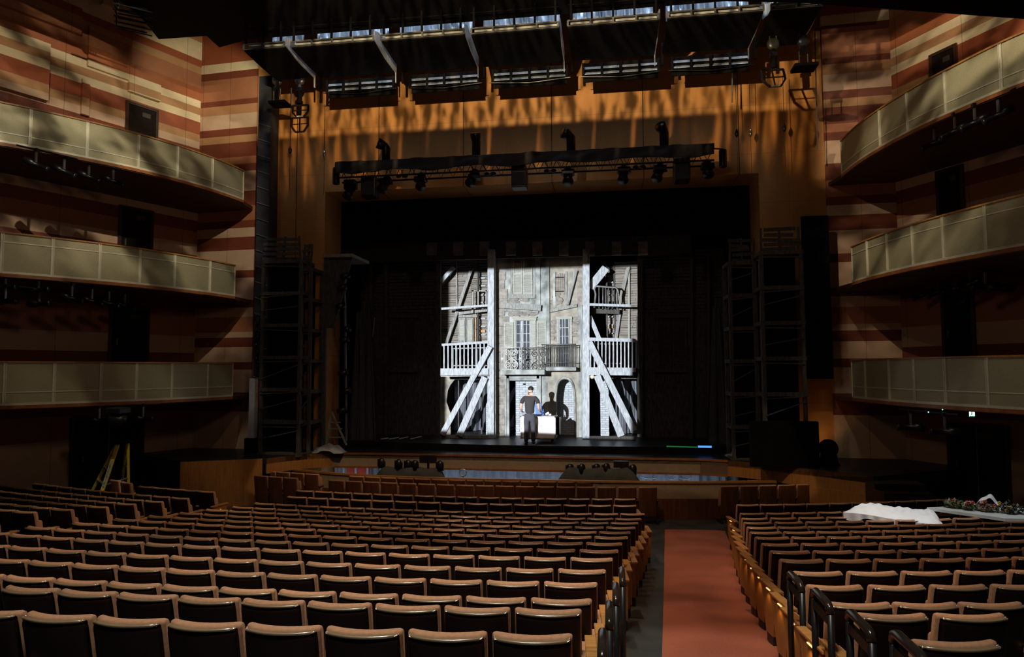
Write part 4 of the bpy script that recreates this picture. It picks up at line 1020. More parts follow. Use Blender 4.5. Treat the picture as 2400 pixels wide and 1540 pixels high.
# faces +y (toward the case); x right
N_ = [((0, .02, .90), .12, .09), ((0, .03, 1.06), .10, .075), ((0, .05, 1.22), .12, .085), ((0, .07, 1.40), .13, .09), ((.005, .09, 1.49), .055), ((.012, .12, 1.565), .06), ((.02, .15, 1.63), .085, .095), ((.025, .155, 1.70), .07, .075)]
E_ = [(i, i+1) for i in range(7)]
def limb(pts, frm):
    global N_, E_
    k = frm
    for p in pts:
        N_.append(p); E_.append((k, len(N_)-1)); k = len(N_)-1
    return k
for s in (-1, 1):
    hx = -.04 if s < 0 else 0
    k = limb([((s*.16, .07, 1.40), .07), ((s*.225, .05, 1.36), .058), ((s*.265, .03, 1.20), .047), ((s*.275, .06, 1.09), .042), ((s*.26+(.03 if s > 0 else -.02), .22, 1.0), .034), ((s*.25+(.05 if s > 0 else -.03), .32, .97), .026), ((s*.245+(.06 if s > 0 else -.03), .38, .955), .036, .018)], 3)
    base = Vector(N_[k][0])
    for j, (dx, L_) in enumerate(((-.028, .07), (-.010, .085), (.010, .08), (.028, .065))):
        limb([((base.x+dx, base.y+.045, base.z), .0095), ((base.x+dx*1.2, base.y+.045+L_*.55, base.z-.008), .0085), ((base.x+dx*1.25, base.y+.04+L_, base.z-.028), .0075)], k)
    limb([((base.x-s*.04, base.y+.0, base.z-.005), .011), ((base.x-s*.06, base.y+.035, base.z-.015), .009)], k)
    k = limb([((s*.095, .02, .84), .095), ((s*.10, .03, .50), .062), ((s*.105, .0, .30), .055), ((s*.105, -.02, .10), .04), ((s*.11, .05, .05), .042, .035), ((s*.12, .14, .035), .035, .025)], 0)
body = skin('body', N_, E_, SKIN, man)
# face and ears on the far side of the head
MB().ball((.02, .235, 1.62), .016, 8, (.8, 1.2, 1.4)).build('nose', SKIN, man, True, True)
for s in (-1, 1): MB().ball((.022+s*.082, .15, 1.635), .022, 8, (.4, .8, 1.3)).build('ear', SKIN, man, True, True)
for s in (-1, 1): MB().ball((.022+s*.03, .23, 1.655), .011, 8).build('eye', HAIR, man, True, True)
MB().ball((.022, .228, 1.585), .022, 8, (1, .3, .3)).build('mouth', mat('lips', (.4, .16, .14)), man, True, True)
def hairf(u, v):
    a = u*2*PI; t = .02+v*1.02
    t = t*(1.0+.28*max(0, -math.sin(a)))*(1-.25*max(0, math.sin(a)))
    r_ = 1.0; return Vector((.022+.095*math.sin(t*1.35)*math.cos(a), .148+.108*math.sin(t*1.35)*math.sin(a), 1.665+.105*math.cos(t*1.35)))
MB().grid(hairf, 24, 8).build('hair', HAIR, man, True, True)
skin('tshirt', [((0, .02, .88), .17, .13), ((0, .03, 1.06), .15, .115), ((0, .05, 1.24), .175, .128), ((0, .07, 1.39), .155, .112), ((.003, .085, 1.455), .075, .07), ((-.16, .065, 1.39), .085), ((-.235, .045, 1.33), .076), ((-.272, .03, 1.21), .068), ((.16, .065, 1.39), .085), ((.235, .045, 1.33), .076), ((.272, .03, 1.21), .068)],
     [(0, 1), (1, 2), (2, 3), (3, 4), (3, 5), (5, 6), (6, 7), (3, 8), (8, 9), (9, 10)], SHIRT, man)
skin('trousers', [((0, .02, .99), .15, .115), ((0, .02, .86), .165, .13), ((-.098, .02, .76), .105), ((-.102, .03, .50), .082), ((-.107, .0, .28), .076), ((-.108, -.02, .075), .072), ((.098, .02, .76), .105), ((.102, .03, .50), .082), ((.107, .0, .28), .076), ((.108, -.02, .075), .072)],
     [(0, 1), (1, 2), (2, 3), (3, 4), (4, 5), (1, 6), (6, 7), (7, 8), (8, 9)], PANTS, man)
for s in (-1, 1): MB().ball((s*.112, .05, .05), .1, 12, (.55, 1.45, .5)).build('shoe', SHOE, man, True, True)
MB().box((-.03, -.112, .90), (.03, -.106, .93)).build('belt_loop', PANTS, man, local=True)
# ================================================================== RIGGING AND CEILING
# lighting bridge overhead
br = thing('lighting_bridge', (-3, 13, 13.0), 'massive black lighting bridge filling the top edge of the picture', 'lighting bridge')
pb = [PZ(372, 90, 13.0), PZ(488, 82, 13.0), PZ(515, 112, 13.0)]
e0 = PZ(600, 92, 13.0); e1 = PZ(1250, 39, 13.0); e2 = PZ(1915, 5, 13.0)
YB_ = e1.y
MB().prism([(-11.7, 9.5), (7.5, 9.5), (7.5, YB_), (PZ(590, 100, 13).x, YB_), (PZ(515, 112, 13).x, YB_+.3), (PZ(484, 84, 13).x, PZ(484, 84, 13).y), (PZ(372, 92, 13).x, PZ(372, 92, 13).y), (PZ(330, 40, 13).x, PZ(330, 40, 13).y)], 13.0, 14.3).build('deck', BLACK, br)
for i in range(6):
    a = PZ(345, 22+i*11, 12.95); MB().tube([a, a+Vector((-.55, -.25-.04*i, .0)), a+Vector((-.62, -.4, .18))], .022, 6).build('rail_stub', BLK2, br)
for i in range(5):
    a = PZ(365, 15+i*14, 12.95); MB().tube([a+Vector((-.1, 0, -.15)), a+Vector((-.8, -.5, -.12))], .018, 6).build('rail_stub', BLK2, br)
# near dark ceiling edge
a = P(1870, 6, 5); b = P(2500, 52, 5)
cv = MB(); cv.add([(a.x-5, 5, a.z+.52), (a.x, 5, a.z), (b.x, 5, b.z), (b.x+3, 5, b.z-.2), (b.x+3, 5, 15), (a.x-5, 5, 15), (a.x-5, 4.6, a.z+.52), (a.x, 4.6, a.z), (b.x, 4.6, b.z), (b.x+3, 4.6, b.z-.2), (b.x+3, 4.6, 15), (a.x-5, 4.6, 15)],
   [(0, 1, 2, 3, 4, 5), (11, 10, 9, 8, 7, 6), (0, 6, 7, 1), (1, 7, 8, 2), (2, 8, 9, 3), (3, 9, 10, 4), (4, 10, 11, 5), (5, 11, 6, 0)])
struct(cv.build('trim_1', BLACK))
# reflector panels with service rails and slatted boxes
ZP = 12.3
pan = [(573, 667, 121, 113), (685, 875, 115, 98), (894, 1088, 98, 84), (1105, 1310, 84, 67), (1331, 1545, 65, 50), (1565, 1789, 46, 29), (1807, 1925, 28, 18)]
names = ['leftmost small', 'second from left', 'third from left', 'fourth from left', 'third from right', 'second from right', 'rightmost small']
FOIL = mat('foil_duct', (.34, .40, .48), .5, .15, noise=.3, scale=3, stretch=(5, 5, .8), bump=.3, spec=.3)
for i, (x0, x1, ya, yb) in enumerate(pan):
    A = PZ(x0, ya, ZP); B = PZ(x1, yb, ZP); Yf = (A.y+B.y)/2; Yb = Yf+1.75; a, b = A.x, B.x
    t = thing('reflector_panel', ((a+b)/2, Yf, ZP), 'black overhead reflector panel with service rail, %s in the row of seven' % names[i], 'reflector panel', 'overhead reflector panels in a row')
    MB().prismX([(Yf, ZP), (Yf+.9, ZP-.03), (Yb, ZP-.02), (Yb, ZP+.08), (Yf, ZP+.08)], a, b).build('panel', BLACK, t)
    # service rail on the front lip
    mb = MB(); zr0, zr1 = ZP+.03, ZP+.17
    mb.bar((a, Yf-.03, zr0), (b, Yf-.03, zr0), .02, .035); mb.bar((a, Yf-.03, zr1), (b, Yf-.03, zr1), .03, .04)
    n = max(2, round((b-a)/.55))
    for k in range(n+1): x = a+(b-a)*k/n; mb.bar((x, Yf-.03, zr0), (x, Yf-.03, zr1), .045, .03)
    mb.build('front_rail', STEEL, t)
    mb = MB()
    for k in range(n+1):
        x = a+.08+(b-a-.16)*k/n; mb.bar((x, Yf-.06, zr1), (x, Yf-.06, 13.05), .05, .05)
    mb.bar((a, Yf-.06, 12.86), (b, Yf-.06, 12.84), .02, .02); mb.build('guard_post', BLACK, t)
    # side cheeks catching the light
    MB().prismX([(Yf, ZP+.08), (Yf+.9, ZP-.03), (Yb, ZP-.02), (Yb+.02, ZP-.3), (Yb+.07, ZP-.3), (Yb+.07, ZP+.3), (Yf+.3, ZP+.42), (Yf, ZP+.3)], b, b+.025).build('side_cheek', SILVER, t)
    MB().box((a-.02, Yb, ZP-.32), (a+.04, Yb+.06, ZP+.3)).build('drop_bracket', BLACK, t)
    # pale ducts behind the rail
    mb = MB(); zc = 12.62
    def ff2(u, v, a=a, b=b, Yf=Yf, i=i):
        x = a+.06+(b-a-.12)*u; q = u*(b-a)/1.9; return Vector((x, Yf+1.25+.10*math.sin(q*38+i)+.06*math.sin(q*71+i*2+v*2)+.12*v, 12.85+1.0*v))
    mb.grid(ff2, 90, 4); mb.build('foil_duct', FOIL, t, True)
    MB().box((a+.06, Yf+.10, ZP+.1), (b-.05, Yf+.3, ZP+.24)).build('cable_tray', mat('pale_tray', (.4, .42, .42), .6, .1), t)
    # slatted grille hanging at the back edge
    if 0 < i < 6:
        lo = [None, (768, 923), (962, 1122), (1155, 1328), (1367, 1543), (1575, 1757)][i]
        xa_ = P(lo[0], 150, Yb+.3).x; xb_ = P(lo[1], 150, Yb+.3).x; zt_ = ZP-.02; zb_ = ZP-.34; yy = Yb+.3
        MB().box((xa_, yy+.12, zb_-.12), (xb_, yy+.16, zt_+.1)).build('grille_back', BLACK, t)
        for k in range(2):
            z = zt_-.03-k*.15; MB().prismX([(yy, z-.1), (yy+.1, z), (yy+.1, z+.012), (yy, z-.088)], xa_, xb_).build('grille_slat', FOIL, t)
        mb = MB()
        for k in range(5): x = xa_+(xb_-xa_)*k/4; mb.box((x-.035, yy-.04, zb_-.04), (x+.035, yy-.01, zt_+.04))
        mb.box((xa_, yy-.03, zb_-.02), (xb_, yy-.01, zb_+.0)); mb.build('grille_frame', BLACK, t)
        MB().tube([(xa_-.1, yy-.05, zb_-.03), ((xa_+xb_)/2, yy-.05, zb_-.10), (xb_+.1, yy-.05, zb_-.02)], .012, 5).build('sagging_cable', BLK2, t)
# hung truss with cloth and lamps
YT = 18.2
tr = thing('lighting_truss', (P(1240, 370, YT).x, YT, P(1240, 420, YT).z), 'long black truss wrapped in dark cloth hanging before the proscenium', 'truss')
L0 = P(797, 400, YT); R0 = P(1675, 372, YT); zt_ = P(1240, 374, YT).z; zc0 = zt_
xl, xr_ = P(795, 410, YT).x, P(1670, 365, YT).x
ZT = P(1240, 368, YT).z; ZB = P(1240, 402, YT).z; ZCL = P(1240, 392, YT).z
mb = MB()
for (y, z) in ((YT-.25, ZB), (YT+.25, ZB), (YT-.25, ZT-.05), (YT+.25, ZT-.05)): mb.tube([(xl, y, z), (xr_, y, z)], .028, 8)
n = 30
for k in range(n):
    x = xl+(xr_-xl)*k/n; x2 = xl+(xr_-xl)*(k+.5)/n; x3 = xl+(xr_-xl)*(k+1)/n
    for y in (YT-.25, YT+.25): mb.tube([(x, y, ZT-.05), (x2, y, ZB), (x3, y, ZT-.05)], .014, 5)
mb.build('truss_frame', BLK2, tr)
def cl(u, v):
    x = xl+(xr_-xl)*u; w_ = math.sin(u*37)+.6*math.sin(u*83+1); sag = .03*w_
    z = ZT+.03-(ZT+.03-ZCL+.04*math.sin(u*29))*min(1, v*1.35) if v < .75 else ZCL-.04*math.sin(u*29)
    return Vector((x, YT-.31-.03*math.sin(v*9+u*44)*math.sin(u*21)-.02*math.sin(u*120+v*5), z-.0+sag*.3))
MB().grid(cl, 240, 8).build('cloth_wrap', NAVY, tr, True)
MB().box((xl, YT-.3, ZT), (xr_, YT+.3, ZT+.03)).build('cloth_top', NAVY, tr)
def mover(px, py, Y, lab, w_=.3, h_=.55, grp='moving head lamps under the truss', box=False, up=None):
    p = P(px, py, Y); z1 = ZB-.02 if up is None else up
    t = thing('moving_lamp', (p.x, Y, min(p.z-h_/2, z1)), lab, 'stage lamp', grp)
    if box:
        MB().box((p.x-w_/2, Y-.22, p.z-h_/2), (p.x+w_/2, Y+.2, p.z+h_/2)).build('lamp_box', BLK2, t, bevel=.02)
        MB().box((p.x-w_/2+.03, Y-.23, p.z-h_*.42), (p.x+w_/2-.03, Y-.221, p.z+h_*.2)).build('front_glass', NAVY, t)
        MB().box((p.x-.06, Y-.05, p.z+h_/2), (p.x+.06, Y+.05, z1)).build('clamp', BLK2, t)
    else:
        MB().box((p.x-.17, Y-.14, z1-.14), (p.x+.17, Y+.14, z1)).build('base', BLK2, t, bevel=.02)
        for s in (-1, 1): MB().bar((p.x+s*.17, Y, z1-.12), (p.x+s*.17, Y, p.z-.05), .04, .12).build('yoke_arm', BLK2, t)
        MB().lathe((p.x, Y+.1, p.z+.08), [(.06, -.08), (.13, -.04), (.145, .1), (.12, .28), (.155, .42), (.15, .46)], 14, (random.uniform(-.3, .3), -.6, -.9)).build('head', BLK2, t, True)
    return t
for i, (x, y, bx) in enumerate([(822, 440, 0), (868, 440, 1), (905, 425, 0), (986, 418, 0), (1112, 410, 0), (1218, 418, 1), (1331, 406, 0), (1462, 402, 0), (1547, 398, 0), (1597, 402, 1), (1658, 388, 0)]):
    mover(x, y, YT, 'black lamp under the cloth-wrapped truss, %s from its left end' % ORD[i+1], .42 if bx else .3, .62 if bx else .5, box=bool(bx))
for i, (x, y) in enumerate([(945, 415), (1150, 410), (1290, 403), (1498, 394)]):
    p = P(x, y, YT); t = thing('small_floodlight', (p.x, YT, p.z-.1), 'small twin floodlight under the truss, %s from the left' % ORD[i+1], 'stage lamp', 'twin floodlights on the truss')
    for s in (-1, 1): MB().ball((p.x+s*.1, YT-.1, p.z), .08, 10, (1, .8, .7)).build('reflector', BLK2, t, True)
    MB().bar((p.x, YT-.1, p.z), (p.x, YT, ZB), .03, .03).build('stem', BLK2, t)
for i, (x, y0, y1, lab) in enumerate([(788, 394, 432, 'left'), (1694, 351, 392, 'right')]):
    a = P(x, y0, YT); b = P(x, y1, YT); t = thing('column_speaker', (a.x, YT, b.z), 'small black cylinder speaker hanging at the %s end of the truss' % lab, 'speaker', None)
    MB().lathe((a.x, YT, b.z), [(.09, 0), (.105, .03), (.105, a.z-b.z-.03), (.09, a.z-b.z)], 14).build('body', BLK2, t, True)
    MB().bar((a.x, YT, a.z+.02), ((xl+.1) if i == 0 else (xr_-.1), YT, a.z+.06), .03, .03, (0, 0, 1)).build('arm', BLK2, t)
# lamps standing on top of the truss (in front of the wall)
for i, (x, y0, y1, d) in enumerate([(905, 338, 380, -1), (1116, 325, 370, 0), (1338, 313, 358, -1), (1556, 302, 350, -.4)]):
    Y = YT+.1; a = P(x, y0, Y); b = P(x, y1, Y)
    t = thing('top_mounted_lamp', (a.x, Y, ZT+.03), 'dark lamp standing up on top of the truss, %s from the left' % ORD[i+1], 'stage lamp', 'lamps standing on the truss')
    MB().tube([(a.x, Y, ZT+.03), (a.x, Y, a.z-.12), (a.x+d*.06, Y-.04, a.z-.03)], .1, 12, rs=[.12, .13, .12]).build('body', BLK2, t, True)
    MB().lathe((a.x+d*.05, Y-.04, a.z-.06), [(.07, -.08), (.13, 0), (.15, .1), (.16, .2)], 14, (d*.9, -.5, .35 if d else 1)).build('head', BLK2, t, True)
# chain hoists with steel frames
CH = mat('chain_metal', (.35, .36, .38), .35, .8)
def chain(mb, x, y, z0, z1, s=.045):
    z = z0
    k = 0
    while z < z1:
        ax = (1, 0, 0) if k % 2 else (0, 1, 0)
        pts = [Vector((x, y, z+s*.7))+Vector((ax[0]*.3*s*math.cos(a), ax[1]*.3*s*math.cos(a), .75*s*math.sin(a))) for a in [2*PI*q/8 for q in range(9)]]
        mb.tube(pts, .006, 4, False); z += s; k += 1
def hoist(px, yt, yball, Y, lab, frame, fx, fy, fw, fh):
    p = P(px, yball, Y); t = thing('chain_hoist', (p.x, Y, P(px, fy, Y).z), lab, 'chain hoist', 'chain hoists with steel frames')
    mb = MB(); chain(mb, p.x-.08, Y, p.z+.05, 12.75); chain(mb, p.x+.08, Y, p.z+.05, 12.75); mb.build('chain', CH, t)
    MB().ball(p, .16, 16, (1, .55, 1)).build('chain_bag', mat('hoist_drum', (.06, .06, .065), .35, .4), t, True)
    q = P(px, fy-fh/2-8, Y); zb_ = q.z
    mb = MB(); mb.tube([(p.x, Y, p.z-.14), (p.x, Y, p.z-.24), (p.x, Y, p.z-.30)], .05, 10, rs=[.05, .09, .06]); mb.box((p.x-.09, Y-.07, p.z-.34), (p.x+.09, Y+.07, p.z-.24)); mb.build('hook_block', BLK2, t)
    c = P(fx, fy, Y); sx = fw*Y/F/2; sz = fh*Y/F/2
    if frame == 'bar':
        mb = MB(); mb.box((c.x-sx, Y-.2, c.z-.05), (c.x+sx, Y+.25, c.z+.04)); mb.build('spreader_plate', BLACK, t, bevel=.02)
        for s in (-.5, .5): mb = MB(); chain(mb, p.x+s*.2, Y, c.z+.04, p.z-.28); mb.build('sling', CH, t)
    else:
        mb = MB(); K = .3 if frame == 'tilt' else 0
        def Q(u, v): return Vector((c.x+u*sx+(-v)*K*sx, Y+ (v*.15), c.z+v*sz))
        pts = [Q(-1, 1), Q(1, 1), Q(1, -.2), Q(.5, -1), Q(-.5, -1), Q(-1, -.2)]
        for a, b in zip(pts, pts[1:]+pts[:1]): mb.bar(a, b, .045, .05)
        mb.bar(Q(-1, .1), Q(1, .1), .025, .03); mb.bar(Q(0, 1), Q(0, -1), .03, .04); mb.build('steel_frame', BLK2, t)
        mb = MB(); mb.bar(Q(-.4, -1.02)-Vector((0, .03, 0)), Q(.4, -1.02)-Vector((0, .03, 0)), .04, .02); mb.build('reflective_tag', SILVER, t)
        MB().tube([(p.x, Y, p.z-.32), (p.x, Y, c.z+sz)], .075, 10).build('hanging_cover', DRAPE, t, True)
hoist(650, 60, 188, 18.0, 'chain hoist with flat spreader plate, far left of the proscenium', 'bar', 655, 243, 46, 10)
hoist(703, 60, 188, 18.0, 'chain hoist carrying a tilted steel frame, left side', 'tilt', 704, 260, 42, 40)
hoist(1812, 30, 103, 17.2, 'chain hoist carrying an upright steel frame, right side', 'square', 1813, 183, 50, 50)
hoist(1882, 30, 96, 17.2, 'chain hoist with flat spreader plate, far right of the proscenium', 'bar', 1886, 157, 52, 10)
# pulley blocks on thin lines before the wall
for i, (x, y) in enumerate([(680, 352), (760, 362), (1727, 313), (1759, 312), (1838, 300)]):
    Y = 19.2; p = P(x, y, Y); t = thing('pulley_block', (p.x, Y, p.z-.1), 'small pulley weight on a thin line before the wall, %s from the left' % ORD[i+1], 'pulley', 'pulley weights on thin lines')
    MB().tube([(p.x, Y, p.z+.1), (p.x, Y, 12.1)], .008, 5).build('line', BLK2, t)
    MB().lathe((p.x, Y, p.z-.12), [(.01, 0), (.05, .06), (.06, .14), (.03, .22), (.01, .26)], 12).build('weight', mat('bright_steel', (.5, .52, .5), .2, .9) if i in (1, 3) else BLK2, t, True)
    MB().tube([(p.x, Y, p.z-.1), (p.x, Y, P(x, y+95, Y).z)], .006, 5).build('tail_line', BLK2, t)
# thin pipes hanging at the upper corners
for i, (x, y0, y1) in enumerate([(683, 150, 240), (766, 150, 180), (1716, 80, 240), (1754, 75, 140), (1910, 75, 350)]):
    a = P(x, y0, 18.9); b = P(x+ (6 if i == 4 else 0), y1, 18.9); tag(MB().tube([a, b], .016, 6).build('hanging_cable', STEEL), 'thin grey cable hanging straight before the wall, %s from the left' % ORD[i+1], 'cable', 'thin cables before the wall')
# cable tower on the left edge of the proscenium
Yc = 18.9; a = P(597, 700, Yc).x; b = P(624, 300, Yc).x
ct = thing('cable_tower', ((a+b)/2, Yc, 1.305), 'tall black cloth-covered column with steel rungs left of the proscenium', 'tower')
def cc(u, v): return Vector((a+(b-a)*u+.0, Yc+.03*math.sin(u*20+v*9), 1.305+10.7*v))
cx0 = P(594, 860, Yc).x; cx1 = P(624, 860, Yc).x
MB().box((cx0, Yc, 1.305), (cx1, Yc+.5, 13.0)).build('cloth_column', mat('column_cloth', (.02, .024, .035), .6), ct)
for i in range(20):
    y = 296+i*37; 
    if y > 900: break
    p = P(605, y, Yc); MB().bar((cx0+.03, Yc-.05, p.z+.08), (cx1+.02, Yc-.05, p.z-.06), .018, .018).build('rung', STEEL, ct)
for i in range(9):
    p = P(600+4*(i % 2), 740+i*17, Yc-.1); MB().ball(p, .045, 8, (1, 1, 1.4)).build('cable_plug', BLK2, ct, True)
t = thing('line_speaker', (P(590, 1030, 18.7).x, 18.7, 1.305), 'pale grey vertical speaker column at the foot of the black cable tower', 'speaker')
MB().box((P(583, 960, 18.7).x, 18.7, P(590, 1027, 18.7).z), (P(596, 960, 18.7).x, 18.95, P(590, 887, 18.7).z)).build('grille', mat('pale_grille', (.42, .44, .52), .5), t)
MB().box((P(578, 960, 18.7).x, 18.6, 1.305), (P(600, 960, 18.7).x, 19.0, P(590, 1027, 18.7).z)).build('base', BLACK, t)
tag(MB().tube([P(603, 890, 18.75), P(603, 965, 18.75)], .012, 6).build('orange_cable', mat('orange_cable', (.7, .22, .06), .5)), 'thin orange cable beside the pale speaker column', 'cable')
# black panels beside the right tower, covered lamp
tag(MB().box((P(1886, 700, 18.9).x, 18.95, P(1900, 888, 18.9).z), (P(1949, 700, 18.9).x, 19.05, P(1900, 505, 18.9).z)).build('dark_wall_sheet', DRAPE), 'black sheet over the dark stretch of wall beside the right tower', 'curtain')  # black sheet standing in for the dark stretch of wall
tag(MB().box((P(1886, 985, 17.9).x-1.4, 17.6, 1.305), (P(1910, 985, 17.9).x, 17.8, P(1900, 988, 17.7).z)).build('black_masking_flat', DRAPE), 'low black masking flat at the foot of the right tower', 'flat')
p = PZ(1943, 1090, 1.3)
t = thing('covered_lamp', (p.x, p.y, 1.305), 'round lamp under a black cover on the right side platform', 'stage lamp')
MB().ball((p.x, p.y, 1.305+.42), .24, 16, (1, .9, 1)).build('cover', DRAPE, t, True); MB().lathe((p.x, p.y, 1.305), [(.28, 0), (.22, .08), (.18, .35)], 14).build('skirt', DRAPE, t, True)
# lamps below the balconies
def profile_lamp(p, d, lab, grp, L_=.55, r_=.08, hang=.35):
    p = Vector(p); d = Vector(d).normalized(); t = thing('profile_lamp', (p.x, p.y, p.z-.15), lab, 'stage lamp', grp)
    a = p-d*L_/2; b = p+d*L_/2
    MB().tube([a, a+d*.02, a+d*L_*.38, a+d*L_*.42, b-d*.06, b-d*.05, b], r_, 12, rs=[r_*.7, r_*1.15, r_*1.15, r_*.75, r_*.75, r_, r_]).build('barrel', BLK2, t, True)
    MB().bar(p, p+Vector((0, 0, hang)), .03, .05).build('yoke', STEEL, t)
    MB().box((p.x-.04, p.y-.04, p.z+hang-.04), (p.x+.04, p.y+.04, p.z+hang+.04)).build('clamp', BLK2, t)
    return t
def pipe(p, q, lab):
    tag(MB().tube([p, q], .022, 8).build('lamp_pipe', BLK2), lab, 'pipe', 'lamp pipes below the balconies')
def under(pts, z, hdir, zone, cnt_label):
    P3 = []
    for i, (x, y) in enumerate(pts):
        p = PZ(x, y, z); P3.append(p); profile_lamp(p, hdir, 'black tubular stage lamp under the %s, %s' % (zone, cnt_label[i]), 'tubular lamps under the balconies')
    if len(P3) > 1: a = P3[0]+Vector((0, 0, .36)); b = P3[-1]+Vector((0, 0, .36)); a.z = b.z = z+.36; pipe(a+(a-b).normalized()*.4, b+(b-a).normalized()*.4, 'thin black lamp pipe under the '+zone)
o4 = ['leftmost', 'second from left', 'third from left', 'rightmost']
under([(84, 386), (150, 402), (208, 415), (265, 425)], EZ+4.85, (.75, .35, -.35), 'top left balcony', o4)
under([(168, 700), (215, 706), (255, 711), (292, 716)], EZ+1.75, (.8, .35, -.3), 'middle left balcony, clustered right', o4)
under([(12, 706), (92, 712)], EZ+1.6, (1, .1, 0), 'middle left balcony, lower pair', ['at picture edge', 'further right'])
under([(12, 675), (90, 680)], EZ+1.92, (1, .1, 0), 'middle left balcony, upper pair', ['at picture edge', 'further right'])
under([(232, 986), (335, 981)], EZ-1.25, (1, .2, -.05), 'lowest left balcony', ['left of the pair', 'right of the pair'])
under([(2190, 335), (2238, 308), (2285, 288), (2340, 270)], EZ+4.85, (-.75, .3, -.35), 'top right balcony', o4)
under([(2165, 690), (2200, 684), (2240, 675), (2275, 665)], EZ+1.85, (-.7, .35, -.3), 'middle right balcony', o4)
under([(2310, 672), (2345, 676)], EZ+1.7, (-1, .1, 0), 'middle right balcony, big pair', ['left one', 'right one'])
under([(2135, 1001), (2215, 1012)], EZ-1.3, (-1, .15, 0), 'lowest right balcony', ['left of the pair', 'right of the pair'])
# projector-like black lamp cluster above the ladder
p = P(276, 975, 14.5); t = thing('moving_lamp', (p.x, p.y, p.z-.3), 'bulky black lamp hanging above the yellow ladder', 'stage lamp')
MB().box((p.x-.2, p.y-.2, p.z+.05), (p.x+.2, p.y+.2, p.z+.2)).build('base', BLK2, t, bevel=.03); MB().ball((p.x, p.y, p.z-.08), .19, 12, (1.2, 1, .8)).build('head', BLK2, t, True)
# small green status lights and exit sign
GG = mat('green_led', (0, .4, .3), emit=((.2, 1, .7), 3))
for i, (x, y) in enumerate([(182, 946), (260, 942), (316, 942), (360, 942), (2176, 966), (2209, 960)]):
    p = PZ(x, y, EZ-.86); tag(MB().ball(p, .012, 8).build('status_light', GG, smooth=True), 'tiny green status light below a lowest balcony, %s from the left' % ORD[i+1], 'light', 'tiny green status lights')
es = PZ(2278, 968, EZ-1.0)
t = thing('exit_sign', (es.x, es.y, es.z-.1), 'small lit green and white exit sign under the lowest right balcony', 'exit sign')
d = Vector((es.x, es.y, 0)).normalized(); n = Vector((d.y, -d.x, 0))
def sg(mb, u0, v0, u1, v1, off=0):
    c = Vector((es.x, es.y, es.z))-d*off; q = [c+n*u0+Vector((0, 0, v0)), c+n*u1+Vector((0, 0, v0)), c+n*u1+Vector((0, 0, v1)), c+n*u0+Vector((0, 0, v1))]
    return mb.add(q+[x+d*.012 for x in q], [(0, 1, 2, 3), (7, 6, 5, 4), (0, 4, 5, 1), (1, 5, 6, 2), (2, 6, 7, 3), (3, 7, 4, 0)])
sg(MB(), -.055, -.085, .055, .085, -.02).build('housing', BLACK, t)
sg(MB(), -.05, -.08, .05, .08, 0).build('lit_face', mat('exit_white', (.8, 1, .95), emit=((.75, 1, .92), 2.2)), t)
mb = MB(); sg(mb, -.018, .035, -.002, .08, .014); sg(mb, -.012, -.035, .008, .03, .014); sg(mb, -.02, -.045, -.004, -.02, .014); sg(mb, -.045, -.08, .05, -.062, .014)
mb.build('pictogram', mat('exit_green', (0, .3, .15), emit=((.02, .35, .2), .8)), t)
t['label'] = 'small lit green and white exit sign under the lowest right balcony'
# ------------------------------------------------------------------ ladder
lb = PZ(270, 1190, .3)
YL = 15.0
zf = floor_z(P(270, 1150, YL).x, YL)
t = thing('step_ladder', (P(270, 1150, YL).x, YL, zf), 'yellow A-frame step ladder standing in front of the lower left door', 'ladder')
YEL = mat('yellow_fibreglass', (.68, .52, .06), .45, noise=.08)
top = P(279, 1041, YL); fl = P(240, 1150, YL-.15); fr_ = P(301, 1140, YL+.5); bl = P(222, 1140, YL+.5); br_ = P(285, 1135, YL+.9)
def foot(v, top): k = (zf-v.z)/(top.z-v.z); return v+(top-v)*k
tl = top+Vector((-.03, 0, 0)); tr2 = top+Vector((.05, .25, 0)); t3 = top+Vector((-.15, .12, 0)); t4 = top+Vector((-.03, .32, 0))
f1 = foot(fl, tl); f2 = foot(fr_, tr2); f3 = foot(bl, t3); f4 = foot(br_, t4)
MB().bar(f1, tl, .085, .04).build('rail', YEL, t); MB().bar(f2, tr2, .05, .04).build('rail', YEL, t); MB().bar(f3, t3, .07, .035).build('rail', YEL, t); MB().bar(f4, t4, .045, .035).build('rail', YEL, t)
MB().bar(f1.lerp(tl, .42)-Vector((0, .024, 0)), f1.lerp(tl, .78)-Vector((0, .024, 0)), .06, .004).build('label_strip', mat('label_marks', (.42, .44, .46), .5, scale=18, col2=(.06, .06, .08)), t)
MB().bar(f1.lerp(tl, .27)-Vector((0, .024, 0)), f1.lerp(tl, .38)-Vector((0, .024, 0)), .045, .004).build('dark_label', mat('brown_label', (.12, .09, .03), .5), t)
MB().box((top.x-.2, top.y-.05, top.z), (top.x+.1, top.y+.36, top.z+.05)).build('top_cap', BLACK, t)
for k in range(5):
    s = .08+k*.19; MB().bar(f1.lerp(tl, s), f3.lerp(t3, s), .07, .03, (0, 0, 1)).build('step', STEEL, t); MB().bar(f2.lerp(tr2, s), f4.lerp(t4, s), .03, .03, (0, 0, 1)).build('brace_bar', STEEL, t)
MB().bar(f1.lerp(tl, .45), f2.lerp(tr2, .5), .02, .03, (0, 0, 1)).build('spreader', STEEL, t)
